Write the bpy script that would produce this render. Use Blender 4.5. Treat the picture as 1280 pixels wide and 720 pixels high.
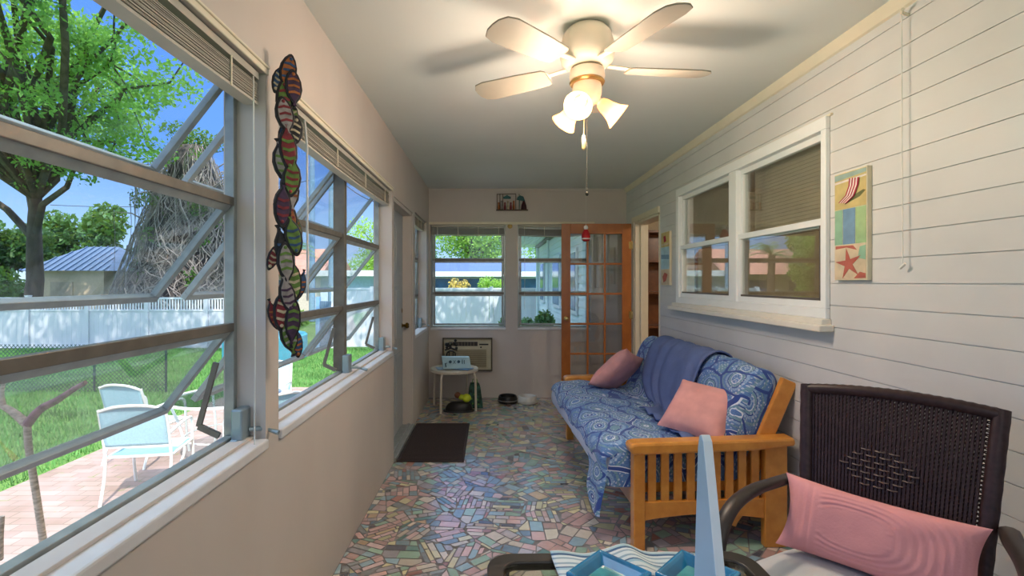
import bpy, math, random
from mathutils import Vector, Matrix, noise
import numpy as np
R = math.radians
rnd = random.Random(7)
scene = bpy.context.scene
for o in list(bpy.data.objects): bpy.data.objects.remove(o)
C = scene.collection
H = 2.51          # ceiling height
XL, XR = -.75, 1.625   # inner faces of the long walls
YB, YF = 5.96, -1.35   # far wall, wall behind the camera
GZ = -.60         # garden level below the porch floor

# ---------------------------------------------------------------- camera
cam = bpy.data.cameras.new('camera'); camo = bpy.data.objects.new('camera', cam); C.objects.link(camo)
camo.location = (0, 0, 1.385); camo.rotation_euler = (R(90), 0, 0)
cam.sensor_width = 36; cam.lens = 620/1280*36; cam.shift_x = 26/1280; cam.shift_y = -7/1280
cam.clip_start = .05; cam.clip_end = 400
scene.camera = camo
# ---------------------------------------------------------------- sky, sun, exposure
scene.view_settings.view_transform = 'Standard'; scene.view_settings.look = 'None'
scene.view_settings.exposure = 0.42; scene.view_settings.gamma = 1
scene.view_settings.use_curve_mapping = False
SKY_STRENGTH = 1.15
world = bpy.data.worlds.new('sky'); scene.world = world; world.use_nodes = True
nt = world.node_tree; nt.nodes.clear()
_out = nt.nodes.new('ShaderNodeOutputWorld'); _bg = nt.nodes.new('ShaderNodeBackground')
_tc = nt.nodes.new('ShaderNodeTexCoord'); _sx = nt.nodes.new('ShaderNodeSeparateXYZ'); _cr = nt.nodes.new('ShaderNodeValToRGB')
nt.links.new(_tc.outputs['Generated'], _sx.inputs[0]); nt.links.new(_sx.outputs['Z'], _cr.inputs[0])
nt.links.new(_cr.outputs[0], _bg.inputs[0]); nt.links.new(_bg.outputs[0], _out.inputs[0])
_bg.inputs[1].default_value = SKY_STRENGTH
e = _cr.color_ramp.elements
e[0].position = 0.0; e[0].color = (.62, .78, .95, 1)
e[1].position = 1.0; e[1].color = (2.2, 2.6, 3.2, 1)
for p, c in ((.06, (.36, .56, .88, 1)), (.22, (.12, .29, .76, 1)), (.42, (.10, .26, .76, 1)), (.56, (1.5, 1.85, 2.4, 1))):
    q = e.new(p); q.color = c
SUN_STRENGTH = 4.3
def light(name, kind, loc, energy, color=(1, 1, 1), **kw):
    l = bpy.data.lights.new(name, kind); l.energy = energy; l.color = color
    for k, v in kw.items(): setattr(l, k, v)
    o = bpy.data.objects.new(name, l); o.location = loc; C.objects.link(o); return o
sun = light('sun', 'SUN', (4, -10, 14), SUN_STRENGTH, (1, .95, .86), angle=R(.6))
sun.rotation_euler = Vector((-.28, .78, -1.0)).to_track_quat('-Z', 'Y').to_euler()
FAN_LAMP_W = 14      # each of the three bulbs of the fan
FILL_LAMP_W = 9     # added fill lamp, out of view behind the camera

# ---------------------------------------------------------------- materials
def s2l(c):
    return tuple(((v/255)/12.92 if v/255 <= .04045 else ((v/255+.055)/1.055)**2.4) for v in c) + (1,)
def lin(*c): return tuple(c) + (1,)
_mats = {}
class NB:
    """a small node-building helper"""
    def __init__(s, name):
        s.m = bpy.data.materials.new(name); s.m.use_nodes = True; s.t = s.m.node_tree
        s.p = s.t.nodes['Principled BSDF']; s.out = s.t.nodes['Material Output']
    def n(s, kind, **kw):
        x = s.t.nodes.new('ShaderNode'+kind)
        for k, v in kw.items():
            if k.startswith('_'): x.inputs[k[1:].replace('_', ' ')].default_value = v
            else: setattr(x, k, v)
        return x
    def l(s, a, b): s.t.links.new(a, b)
    def ramp(s, fac, stops, interp='LINEAR'):
        r = s.n('ValToRGB'); r.color_ramp.interpolation = interp; el = r.color_ramp.elements
        el[0].position, el[0].color = stops[0]; el[1].position, el[1].color = stops[-1]
        for p, c in stops[1:-1]:
            q = el.new(p); q.color = c
        s.l(fac, r.inputs[0]); return r.outputs[0]
    def mix(s, fac, a, b, mode='MIX'):
        x = s.n('Mix', data_type='RGBA', blend_type=mode)
        for i, v in ((0, fac), (6, a), (7, b)):
            if hasattr(v, 'is_output'): s.l(v, x.inputs[i])
            else: x.inputs[i].default_value = v
        return x.outputs[2]
    def math(s, op, a, b=0, c=0):
        x = s.n('Math', operation=op)
        for i, v in enumerate((a, b, c)):
            if hasattr(v, 'is_output'): s.l(v, x.inputs[i])
            else: x.inputs[i].default_value = v
        return x.outputs[0]
    def coord(s, which='Object', scale=(1, 1, 1)):
        c = s.n('TexCoord'); mp = s.n('Mapping'); mp.inputs['Scale'].default_value = scale
        s.l(c.outputs[which], mp.inputs[0]); return mp.outputs[0]
    def noise(s, vec, scale, detail=3, rough=.5):
        x = s.n('TexNoise', _Scale=scale, _Detail=detail, _Roughness=rough)
        if vec is not None: s.l(vec, x.inputs['Vector'])
        return x.outputs['Fac']
    def bump(s, h, strength=.3, dist=.01):
        b = s.n('Bump', _Strength=strength, _Distance=dist); s.l(h, b.inputs['Height']); s.l(b.outputs[0], s.p.inputs['Normal'])
def mat(name, color, rough=.6, metal=0, var=.08, nscale=9, bump=0, bscale=60, spec=.4, stretch=(1, 1, 1), coat=0):
    if name in _mats: return _mats[name]
    b = NB(name); v = b.coord('Object', stretch); f = b.noise(v, nscale)
    c = color
    lo = tuple(x*(1-var*1.3) for x in c[:3])+(1,); hi = tuple(min(1, x*(1+var)) for x in c[:3])+(1,)
    b.l(b.ramp(f, [(.3, lo), (.7, hi)]), b.p.inputs['Base Color'])
    b.p.inputs['Roughness'].default_value = rough; b.p.inputs['Metallic'].default_value = metal
    b.p.inputs['Specular IOR Level'].default_value = spec; b.p.inputs['Coat Weight'].default_value = coat
    if bump: b.bump(b.noise(v, bscale), bump, .004)
    _mats[name] = b.m; return b.m
def wood(name, dark, light_, rough=.35, scale=(1, 1, 1), coat=.2):
    if name in _mats: return _mats[name]
    b = NB(name); v = b.coord('Object', scale)
    w = b.noise(v, 3.5, 6, .65); f2 = b.noise(v, 14, 3)
    c = b.ramp(w, [(.32, dark), (.68, light_)])
    b.l(b.mix(.25, c, b.ramp(f2, [(.3, dark), (.7, light_)])), b.p.inputs['Base Color'])
    b.p.inputs['Roughness'].default_value = rough; b.p.inputs['Coat Weight'].default_value = coat
    b.p.inputs['Coat Roughness'].default_value = .25
    _mats[name] = b.m; return b.m
def glass(name, tint=(1, 1, 1, 1), refl=.06, rough=.0):
    if name in _mats: return _mats[name]
    b = NB(name); b.t.nodes.remove(b.p)
    tr = b.n('BsdfTransparent', _Color=tint); gl = b.n('BsdfGlossy', _Roughness=rough)
    fr = b.n('LayerWeight', _Blend=.12); mx = b.n('MixShader')
    f = b.math('MULTIPLY_ADD', fr.outputs['Fresnel'], .42, refl)
    b.l(f, mx.inputs[0]); b.l(tr.outputs[0], mx.inputs[1]); b.l(gl.outputs[0], mx.inputs[2]); b.l(mx.outputs[0], b.out.inputs[0])
    _mats[name] = b.m; return b.m
def emit(name, color, strength):
    if name in _mats: return _mats[name]
    b = NB(name); b.p.inputs['Base Color'].default_value = color
    b.p.inputs['Emission Color'].default_value = color; b.p.inputs['Emission Strength'].default_value = strength
    _mats[name] = b.m; return b.m

# ---------------------------------------------------------------- mesh builder
class MB:
    def __init__(s): s.v = []; s.f = []; s.mi = []; s.uv = {}
    def _add(s, vs, fs, mi=0):
        n = len(s.v); s.v += [tuple(p) for p in vs]; s.f += [tuple(i+n for i in f) for f in fs]; s.mi += [mi]*len(fs); return n
    def box(s, a, b, mi=0):
        (x0, y0, z0), (x1, y1, z1) = a, b
        x0, x1 = min(x0, x1), max(x0, x1); y0, y1 = min(y0, y1), max(y0, y1); z0, z1 = min(z0, z1), max(z0, z1)
        s._add([(x0, y0, z0), (x1, y0, z0), (x1, y1, z0), (x0, y1, z0), (x0, y0, z1), (x1, y0, z1), (x1, y1, z1), (x0, y1, z1)],
               [(0, 3, 2, 1), (4, 5, 6, 7), (0, 1, 5, 4), (1, 2, 6, 5), (2, 3, 7, 6), (3, 0, 4, 7)], mi); return s
    def obox(s, c, ax, ay, az, mi=0):
        """box about c with half-extent vectors ax, ay, az"""
        c, ax, ay, az = map(Vector, (c, ax, ay, az))
        if ax.cross(ay).dot(az) < 0: ax = -ax
        P = [c+i*ax+j*ay+k*az for k in (-1, 1) for (i, j) in ((-1, -1), (1, -1), (1, 1), (-1, 1))]
        s._add(P, [(0, 3, 2, 1), (4, 5, 6, 7), (0, 1, 5, 4), (1, 2, 6, 5), (2, 3, 7, 6), (3, 0, 4, 7)], mi); return s
    def bar(s, a, b, w, t, up=(0, 0, 1), mi=0):
        """rectangular bar from a to b; w along side, t along up"""
        a, b = Vector(a), Vector(b); d = (b-a); u = Vector(up); sd = d.cross(u).normalized(); u = sd.cross(d).normalized()
        return s.obox((a+b)/2, d/2, sd*w/2, u*t/2, mi)
    def tube(s, pts, r, n=8, caps=True, mi=0, flat=1.0):
        pts = [Vector(p) for p in pts]; rs = r if isinstance(r, (list, tuple)) else [r]*len(pts)
        rings = []; prev = None
        for i, p in enumerate(pts):
            d = (pts[min(i+1, len(pts)-1)]-pts[max(i-1, 0)])
            if d.length < 1e-9: d = Vector((0, 0, 1))
            d.normalize()
            if prev is None:
                a = Vector((0, 0, 1)) if abs(d.z) < .9 else Vector((1, 0, 0)); u = d.cross(a).normalized()
            else: u = (prev-d*prev.dot(d)).normalized()
            prev = u; w = d.cross(u)
            rings.append([p+(u*math.cos(2*math.pi*k/n)+w*math.sin(2*math.pi*k/n)*flat)*rs[i] for k in range(n)])
        vs = [q for rg in rings for q in rg]; fs = []
        for i in range(len(pts)-1):
            for k in range(n):
                k2 = (k+1) % n; fs.append((i*n+k, i*n+k2, (i+1)*n+k2, (i+1)*n+k))
        if caps: fs.append(tuple(range(n))[::-1]); fs.append(tuple((len(pts)-1)*n+k for k in range(n)))
        s._add(vs, fs, mi); return s
    def lathe(s, prof, c=(0, 0, 0), n=32, axis=None, mi=0, cap=True):
        """profile of (r, h) about axis through c"""
        c = Vector(c); ax = Vector(axis).normalized() if axis else Vector((0, 0, 1))
        a = Vector((1, 0, 0)) if abs(ax.x) < .9 else Vector((0, 1, 0)); u = ax.cross(a).normalized(); w = ax.cross(u)
        vs = []; fs = []
        for (r, h) in prof:
            for k in range(n):
                t = 2*math.pi*k/n; vs.append(c+ax*h+(u*math.cos(t)+w*math.sin(t))*max(r, 1e-4))
        for i in range(len(prof)-1):
            for k in range(n):
                k2 = (k+1) % n; fs.append((i*n+k, i*n+k2, (i+1)*n+k2, (i+1)*n+k))
        if cap:
            fs.append(tuple(range(n))[::-1]); fs.append(tuple((len(prof)-1)*n+k for k in range(n)))
        s._add(vs, fs, mi); return s
    def prism(s, poly, vec, mi=0):
        """extrude a planar polygon (list of 3d points) along vec"""
        P = [Vector(p) for p in poly]; n = len(P); v = Vector(vec)
        nn = Vector((0, 0, 0))
        for i in range(n): nn += (P[i]-P[0]).cross(P[(i+1) % n]-P[0])
        if nn.dot(v) > 0: P = P[::-1]
        Q = [p+v for p in P]
        fs = [tuple(range(n)), tuple(range(n, 2*n))[::-1]] + [(i, i+n, (i+1) % n+n, (i+1) % n) for i in range(n)]
        s._add(P+Q, fs, mi); return s
    def ell(s, c, r, n=12, m=8, mi=0):
        c = Vector(c); vs = []; fs = []
        for i in range(m+1):
            ph = math.pi*i/m
            for k in range(n):
                t = 2*math.pi*k/n; vs.append((c.x+r[0]*math.sin(ph)*math.cos(t), c.y+r[1]*math.sin(ph)*math.sin(t), c.z-r[2]*math.cos(ph)))
        for i in range(m):
            for k in range(n):
                k2 = (k+1) % n; fs.append((i*n+k, i*n+k2, (i+1)*n+k2, (i+1)*n+k))
        s._add(vs, fs, mi); return s
    def grid(s, fn, nu, nv, mi=0, closed_u=False):
        n0 = len(s.v); vs = [fn(i/(nu-(0 if closed_u else 1)), j/(nv-1)) for j in range(nv) for i in range(nu)]
        fs = []
        for j in range(nv-1):
            for i in range(nu if closed_u else nu-1):
                i2 = (i+1) % nu; fs.append((j*nu+i, j*nu+i2, (j+1)*nu+i2, (j+1)*nu+i))
        s._add(vs, fs, mi); return s
def link(name, me, parent=None):
    o = bpy.data.objects.new(name, me); C.objects.link(o)
    if parent is not None: o.parent = parent
    return o
def root_of(o):
    while o.parent: o = o.parent
    return o
def obj(name, mb, m, parent=None, world=False, smooth=None, bevel=0, sub=0, solid=0):
    """one mesh object; world=True: the builder's points are in world space and are moved into the parent's frame"""
    me = bpy.data.meshes.new(name); V = mb.v
    if world and parent is not None:
        inv = (Matrix.Translation(root_of(parent).location) @ root_of(parent).rotation_euler.to_matrix().to_4x4()).inverted()
        V = [tuple(inv @ Vector(p)) for p in V]
    me.from_pydata([tuple(p) for p in V], [], mb.f)
    for x in (m if isinstance(m, (list, tuple)) else [m]): me.materials.append(x)
    me.polygons.foreach_set('material_index', mb.mi)
    if smooth is not None:
        me.polygons.foreach_set('use_smooth', [True]*len(me.polygons)); me.set_sharp_from_angle(angle=R(smooth))
    me.update()
    o = link(name, me, parent)
    if solid:
        md = o.modifiers.new('solid', 'SOLIDIFY'); md.thickness = solid; md.offset = 0
    if bevel:
        md = o.modifiers.new('bevel', 'BEVEL'); md.width = bevel; md.segments = 2; md.limit_method = 'ANGLE'; md.angle_limit = R(40)
    if sub:
        md = o.modifiers.new('sub', 'SUBSURF'); md.levels = sub; md.render_levels = sub
    return o
def tag(o, label, cat, group=None, kind=None):
    o['label'] = label; o['category'] = cat
    if group: o['group'] = group
    if kind: o['kind'] = kind
    return o
def thing(name, label, cat, loc=(0, 0, 0), rotz=0, group=None):
    o = bpy.data.objects.new(name, None); C.objects.link(o); o.location = loc; o.rotation_euler = (0, 0, rotz)
    o.empty_display_size = .1
    return tag(o, label, cat, group)
def struct(name, mb=None, m=None, parent=None, **kw):
    if mb is None:
        o = bpy.data.objects.new(name, None); C.objects.link(o); o['kind'] = 'structure'; return o
    o = obj(name, mb, m, parent, **kw)
    if parent is None: o['kind'] = 'structure'
    return o
def dup(root, loc, rotz, label=None):
    r = root.copy(); C.objects.link(r); r.location = loc; r.rotation_euler = (0, 0, rotz)
    if label: r['label'] = label
    for ch in list(root.children):
        c = ch.copy(); C.objects.link(c); c.parent = r
        for g in ch.children:
            d = g.copy(); C.objects.link(d); d.parent = c
    return r
# ================================================================ the room
def wall_paint(name, c):
    b = NB(name); v = b.coord('Object', (1, 1, .5)); f = b.noise(v, 2.2, 4); g = b.noise(v, 22, 2)
    k = tuple(x*.93 for x in c[:3])+(1,)
    col = b.ramp(f, [(.35, k), (.6, c)])
    scr = b.ramp(b.noise(b.coord('Object', (6, 6, 1.3)), 9, 5, .7), [(.70, (0, 0, 0, 1)), (.76, (1, 1, 1, 1))])
    b.l(b.mix(b.math('MULTIPLY', scr, .35), col, tuple(min(1, x*1.22) for x in c[:3])+(1,)), b.p.inputs['Base Color'])
    b.p.inputs['Roughness'].default_value = .62; b.bump(g, .12, .004); return b.m
M_wall = wall_paint('cream_wall_paint', s2l((200, 190, 183)))
M_board = mat('white_board_paint', s2l((208, 207, 206)), .5, var=.04, nscale=3, bump=.05, bscale=30)
M_ceil = mat('ceiling_paint', s2l((216, 219, 214)), .75, var=.03, nscale=1.2)
M_trim = mat('cream_trim_paint', s2l((226, 216, 194)), .45, var=.03)
M_sill = mat('sill_paint', s2l((214, 212, 214)), .4, var=.05)
M_white = mat('white_vinyl', s2l((235, 236, 236)), .35, var=.02)
M_alu = mat('grey_aluminium', s2l((158, 162, 160)), .36, metal=.3, var=.1, nscale=20)
M_alud = mat('dull_aluminium', s2l((112, 106, 98)), .45, metal=.25, var=.12, nscale=20)
M_glass = glass('window_glass', (.97, .995, 1, 1), refl=.03)
M_blind = mat('blind_slat', s2l((186, 180, 168)), .5, var=.05)
M_black = mat('black_plastic', s2l((28, 27, 28)), .4, var=.1)

# floor: crazy-paved mosaic of broken pastel tiles
def clip(poly, nx, ny, d):
    out = []
    for i in range(len(poly)):
        a, b = poly[i], poly[(i+1) % len(poly)]
        da, db = a[0]*nx+a[1]*ny-d, b[0]*nx+b[1]*ny-d
        if da <= 0: out.append(a)
        if (da < 0 < db) or (db < 0 < da):
            t = da/(da-db); out.append((a[0]+(b[0]-a[0])*t, a[1]+(b[1]-a[1])*t))
    return out
def area(p): return abs(sum(p[i][0]*p[(i+1) % len(p)][1]-p[(i+1) % len(p)][0]*p[i][1] for i in range(len(p))))/2
def inset(p, d):
    a = sum(p[i][0]*p[(i+1) % len(p)][1]-p[(i+1) % len(p)][0]*p[i][1] for i in range(len(p)))
    if a < 0: p = p[::-1]
    q = p
    for i in range(len(p)):
        x0, y0 = p[i]; x1, y1 = p[(i+1) % len(p)]; L = math.hypot(x1-x0, y1-y0)
        if L < 1e-6: continue
        nx, ny = (y1-y0)/L, -(x1-x0)/L
        q = clip(q, nx, ny, x0*nx+y0*ny-d)
        if len(q) < 3: return []
    return q
PAL = [((208, 160, 158), 17), ((214, 204, 152), 16), ((138, 182, 158), 11), ((128, 166, 186), 13), ((168, 160, 172), 10),
       ((218, 204, 188), 14), ((206, 172, 176), 8), ((128, 134, 140), 6), ((170, 98, 84), 3), ((70, 124, 118), 3),
       ((84, 118, 150), 3), ((38, 38, 56), 1.2), ((196, 160, 120), 4)]
def mosaic():
    rr = random.Random(11); S = .175; nx = int((XR-XL+.4)/S)+3; ny = int((YB-YF+.2)/S)+3
    seeds = {(i, j): (XL-.2+(i+rr.uniform(-.42, .42))*S, YF-.1+(j+rr.uniform(-.42, .42))*S) for i in range(-2, nx) for j in range(-2, ny)}
    tiles = []
    for (i, j), (sx, sy) in seeds.items():
        cell = [(sx-.4, sy-.4), (sx+.4, sy-.4), (sx+.4, sy+.4), (sx-.4, sy+.4)]
        for di in range(-2, 3):
            for dj in range(-2, 3):
                q = seeds.get((i+di, j+dj))
                if q is None or (di == 0 and dj == 0): continue
                dx, dy = q[0]-sx, q[1]-sy; L = math.hypot(dx, dy); cell = clip(cell, dx/L, dy/L, ((sx+q[0])/2*dx+(sy+q[1])/2*dy)/L)
        for (a, b, d) in ((-1, 0, -XL), (1, 0, XR), (0, -1, -YF), (0, 1, YB)): cell = clip(cell, a, b, d)
        if len(cell) < 3: continue
        th = rr.uniform(0, math.pi); c, s = math.cos(th), math.sin(th); hh = rr.choice((.032, .042, .055, .07))
        r0 = -.3+rr.uniform(0, hh)
        while r0 < .3:
            h2 = hh*rr.uniform(.8, 1.3); w0 = -.3+rr.uniform(0, .1)
            while w0 < .3:
                w2 = rr.uniform(.05, .13)
                sk = rr.uniform(-.008, .008)
                rect = [(w0, r0), (w0+w2, r0), (w0+w2+sk, r0+h2), (w0+sk, r0+h2)]
                P = [(sx+x*c-y*s, sy+x*s+y*c) for x, y in rect]
                Q = P
                cc = cell if sum(cell[k][0]*cell[(k+1) % len(cell)][1]-cell[(k+1) % len(cell)][0]*cell[k][1] for k in range(len(cell))) > 0 else cell[::-1]
                for k in range(len(cc)):
                    x0, y0 = cc[k]; x1, y1 = cc[(k+1) % len(cc)]; L = math.hypot(x1-x0, y1-y0)
                    if L < 1e-6: continue
                    Q = clip(Q, (y1-y0)/L, -(x1-x0)/L, (x0*(y1-y0)-y0*(x1-x0))/L)
                    if len(Q) < 3: break
                w0 += w2
                if len(Q) < 3: continue
                Q = inset(Q, .0032)
                if len(Q) >= 3 and area(Q) > .00035: tiles.append(Q)
            r0 += h2
    verts = []; faces = []; cols = []
    def push(poly, z, col):
        n = len(verts); verts.extend((x, y, z) for x, y in poly); faces.append(tuple(range(n, n+len(poly)))); cols.append(col)
    push([(XL-.1, YF), (XR+.1, YF), (XR+.1, YB), (XL-.1, YB)], -.0022, None)
    cs, ws = [p[0] for p in PAL], [p[1] for p in PAL]
    for t in tiles:
        cx, cy = t[0]
        k = noise.noise(Vector((cx*.9, cy*.9, 3))); w = list(ws)
        if k > .1: w[0] *= 2.2; w[6] *= 2
        if k < -.1: w[2] *= 1.8; w[3] *= 1.8
        if cy > 3.9: w[1] *= 2.2; w[0] *= .8; w[7] *= 1.3; w[11] *= 1.6
        c = rr.choices(cs, w)[0]; g = rr.uniform(.88, 1.1)
        a = sum(t[i][0]*t[(i+1) % len(t)][1]-t[(i+1) % len(t)][0]*t[i][1] for i in range(len(t)))
        push(t if a > 0 else t[::-1], 0, tuple(min(250, (v*.84+44)*g) for v in c))
    me = bpy.data.meshes.new('floor'); me.from_pydata(verts, [], faces)
    b = NB('mosaic_tile'); at = b.n('Attribute', attribute_name='tile'); v = b.coord(); f = b.noise(v, 35, 3)
    b.l(b.mix(.10, at.outputs['Color'], b.ramp(f, [(.3, (.45, .43, .43, 1)), (.7, (1, .98, .95, 1))])), b.p.inputs['Base Color'])
    b.p.inputs['Roughness'].default_value = .2; b.p.inputs['Coat Weight'].default_value = 1; b.p.inputs['Coat IOR'].default_value = 1.75; b.p.inputs['Coat Roughness'].default_value = .2; b.p.inputs['Specular IOR Level'].default_value = .6; b.bump(b.noise(v, 14, 2), .10, .004)
    g = mat('mosaic_grout', s2l((132, 128, 130)), .7, var=.15)
    sl = mat('floor_slab', s2l((150, 140, 130)), .8)
    me.materials.append(g); me.materials.append(b.m); me.materials.append(sl)
    at_ = me.color_attributes.new('tile', 'FLOAT_COLOR', 'CORNER'); data = []
    mis = []
    for p, c in zip(me.polygons, cols):
        mis.append(0 if c is None else 1); cc = s2l(c) if c else (0, 0, 0, 1)
        data += list(cc)*p.loop_total
    at_.data.foreach_set('color', data); me.polygons.foreach_set('material_index', mis)
    return link('floor', me)
fl = mosaic(); fl['kind'] = 'structure'
mb = MB(); mb.box((XL-.14, YF-.12, GZ), (XR+.12, YB+.12, -.004)); struct('trim_1', mb, mat('floor_slab', s2l((150, 140, 130)), .8))

def wall_cells(mb, axis, lo, hi, us, zs, holes, gap=0):
    """fill the rectangle between cuts us x zs with boxes, skipping cells inside holes (u0,u1,z0,z1)"""
    U = sorted(set(us) | {h[0] for h in holes} | {h[1] for h in holes}); Z = sorted(set(zs))
    for z0, z1 in zip(Z, Z[1:]):
        hz = [h for h in holes if h[2] < z1-1e-6 and h[3] > z0+1e-6]
        ZZ = sorted({z0, z1} | {q for h in hz for q in h[2:4] if z0 < q < z1})
        for a, b in zip(ZZ, ZZ[1:]):
            run = None
            for u0, u1 in zip(U, U[1:]):
                um, zm = (u0+u1)/2, (a+b)/2
                inside = any(h[0] < um < h[1] and h[2] < zm < h[3] for h in holes)
                if not inside: run = (run[0], u1) if run else (u0, u1)
                if (inside or u1 == U[-1]) and run:
                    g0 = gap if a == z0 else 0; g1 = gap if b == z1 else 0
                    if axis == 'x': mb.box((lo, run[0], a+g0), (hi, run[1], b-g1))
                    else: mb.box((run[0], lo, a+g0), (run[1], hi, b-g1))
                    run = None
# left wall: openings for two long awning windows, the door and the corner window
WZ0, WZ1 = .86, 2.08
LH = [(-.55, 1.65, WZ0, WZ1), (1.75, 3.75, WZ0, WZ1), (3.82, 4.76, 0, 2.05), (4.89, 5.75, WZ0, WZ1)]
mb = MB(); wall_cells(mb, 'x', XL-.14, XL, [YF, YB+.14], [0, WZ0, WZ1, H], LH); struct('wall_left', mb, M_wall)
BH = [(-.73, .175, .835, WZ1), (.317, 1.20, .835, WZ1), (-.575, .01, .34, .715)]
mb = MB(); wall_cells(mb, 'y', YB, YB+.14, [XL, XR+.12], [0, H], BH); struct('wall_far', mb, M_wall)
# right wall: painted boards with open joints, on a backing
RH = [(2.40, 4.28, 1.235, 2.16), (4.775, 5.60, 0, 2.06)]
zs = [0] + [1.38+k*.104 for k in range(-13, 11) if .02 < 1.38+k*.104 < H-.03] + [H]
mb = MB(); wall_cells(mb, 'x', XR, XR+.02, [YF, YB], zs, RH, gap=.0016)
wall_cells(mb, 'x', XR+.006, XR+.13, [YF, YB+.12], [0, H], RH); struct('wall_right', mb, M_board)
FH = [(-.6, .35, .86, 2.08), (.5, 1.4, .86, 2.08)]
mb = MB(); wall_cells(mb, 'y', YF-.12, YF, [XL-.14, XR+.12], [0, H], FH); struct('wall_near', mb, M_wall)
mb = MB(); mb.box((XL-.14, YF-.12, H), (XR+.13, YB+.14, H+.04)); struct('ceiling', mb, M_ceil)
mb = MB(); mb.box((XL-.55, YF-3.5, H+.05), (XR+5, YB+.5, H+.2)); struct('trim_2', mb, mat('roof_edge_paint', s2l((210, 208, 200)), .6))
# crown strip along the right wall and caulked corner at the far wall
mb = MB(); mb.prism([(XR, YF, H), (XR-.035, YF, H), (XR-.028, YF, H-.02), (XR-.012, YF, H-.045), (XR, YF, H-.05)], (0, YB-YF, 0))
struct('trim_3', mb, M_trim, smooth=30)
mb = MB(); mb.box((XL, YB-.012, H-.03), (XR, YB, H)); struct('trim_4', mb, M_wall)

# ---------------------------------------------------------------- awning windows
TH = R(38)
def awning(axis, n, y0, y1, z0, z1, units, plane, side, open_=TH, pitch=.412, crank=True, first=None):
    """an aluminium awning window. axis 'x': wall runs along Y; side -1: outside is at lower coordinate."""
    w = struct('window_%d' % n)
    P = (lambda u, d, z: (plane+side*d, u, z)) if axis == 'x' else (lambda u, d, z: (u, plane+side*d, z))
    def bx(mb, u0, u1, d0, d1, za, zb, mi=0): mb.box(P(u0, d0, za), P(u1, d1, zb), mi)
    mb = MB(); t = .022
    bx(mb, y0, y1, -.010, .02, z0, z0+t); bx(mb, y0, y1, -.010, .02, z1-t, z1)
    bx(mb, y0, y0+t, -.010, .02, z0+t, z1-t); bx(mb, y1-t, y1, -.010, .02, z0+t, z1-t)
    obj('window_frame', mb, M_alu, w, bevel=.002)
    cuts = [y0]+units+[y1]
    for u in units:
        mb = MB(); bx(mb, u-.022, u+.022, -.025, .04, z0+t, z1-t); obj('mullion', mb, M_alud, w, bevel=.002)
    for a, b in zip(cuts, cuts[1:]):
        a += t if a == y0 else .022; b -= t if b == y1 else .022
        zt = z1-t
        for k in range(3):
            L = pitch if k < 2 else min(pitch, zt-z0-t)
            th = open_ if k < 3 else 0
            def S(u, r, q):  # point on the sash: r down the slope, q off it outward
                return Vector(P(u, r*math.sin(th)+q*math.cos(th), zt-r*math.cos(th)+q*math.sin(th)))
            def rail(u0, u1, r0, r1, q0=-.010, q1=.012):
                c = (S(u0, r0, q0)+S(u1, r1, q1))/2
                return c, (S(u1, r0, q0)-S(u0, r0, q0))/2, (S(u0, r1, q0)-S(u0, r0, q0))/2, (S(u0, r0, q1)-S(u0, r0, q0))/2
            mb = MB(); m = .024; L2 = L-.006
            mb.obox(*rail(a+.003, b-.003, .0, .03)); mb.obox(*rail(a+.003, b-.003, L2-.022, L2))
            mb.obox(*rail(a+.003, a+.003+m, .03, L2-.022)); mb.obox(*rail(b-.003-m, b-.003, .03, L2-.022))
            sh = obj('sash', mb, M_alu, w, bevel=.002)
            mb = MB(); mb.obox(*rail(a+m, b-m, .026, L2-.018, -.002, .002)); obj('pane', mb, M_glass, sh)
            # fixed crossbar of the frame behind each sash head
            if k:
                mb = MB(); bx(mb, a, b, -.012, .012, zt-.010, zt+.018); obj('crossbar', mb, M_alud, w, bevel=.002)
            if th > .3 and k == 2:   # scissor arm near the far end
                for uu in (b-.05,):
                    mb = MB(); p0 = Vector(P(uu, .01, z0+t+.015)); p1 = S(uu, L*.55, .01); mid = Vector(P(uu, .075, z0+t+.045))
                    mb.bar(p0, mid, .012, .018); mb.bar(mid, Vector(P(uu, .02, z0+.27)), .010, .016)
                    obj('operator_arm', mb, M_alud, w)
            zt -= pitch
        if crank:
            mb = MB(); uu = b+.012 if b < y1-.05 else b-.0
            bx(mb, uu-.035, uu+.03, -.055, -.017, z0+.012, z0+.115); bx(mb, uu-.045, uu+.04, -.045, -.017, z0, z0+.02)
            cr = obj('crank_operator', mb, mat('crank_metal', s2l((150, 165, 172)), .35, metal=.5), w, bevel=.006)
            mb = MB(); q = Vector(P(uu+.01, -.055, z0+.04)); mb.tube([q, q+Vector((.028, .01, 0)), q+Vector((.05, .035, -.012)), q+Vector((.085, .03, -.02))] if axis == 'x' else [q, q+Vector((0, -.03, 0)), q+Vector((.03, -.05, -.02))], [.008, .008, .006, .009] if axis == 'x' else [.007, .006, .008])
            obj('crank_handle', mb, mat('crank_metal', s2l((150, 165, 172)), .35, metal=.5), cr, smooth=40)
    return w
SW = -.855
awning('x', 1, -.55, 1.65, WZ0, WZ1, [.55], SW, -1)
awning('x', 2, 1.75, 3.75, WZ0, WZ1, [2.83], SW, -1)
awning('x', 3, 4.89, 5.75, WZ0, WZ1, [], SW, -1, open_=R(4))
awning('y', 4, -.73, .175, .835, WZ1, [], YB+.07, 1, open_=R(3), pitch=.405, crank=False)
awning('y', 5, .317, 1.20, .835, WZ1, [], YB+.07, 1, open_=R(3), pitch=.405, crank=False)
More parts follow.
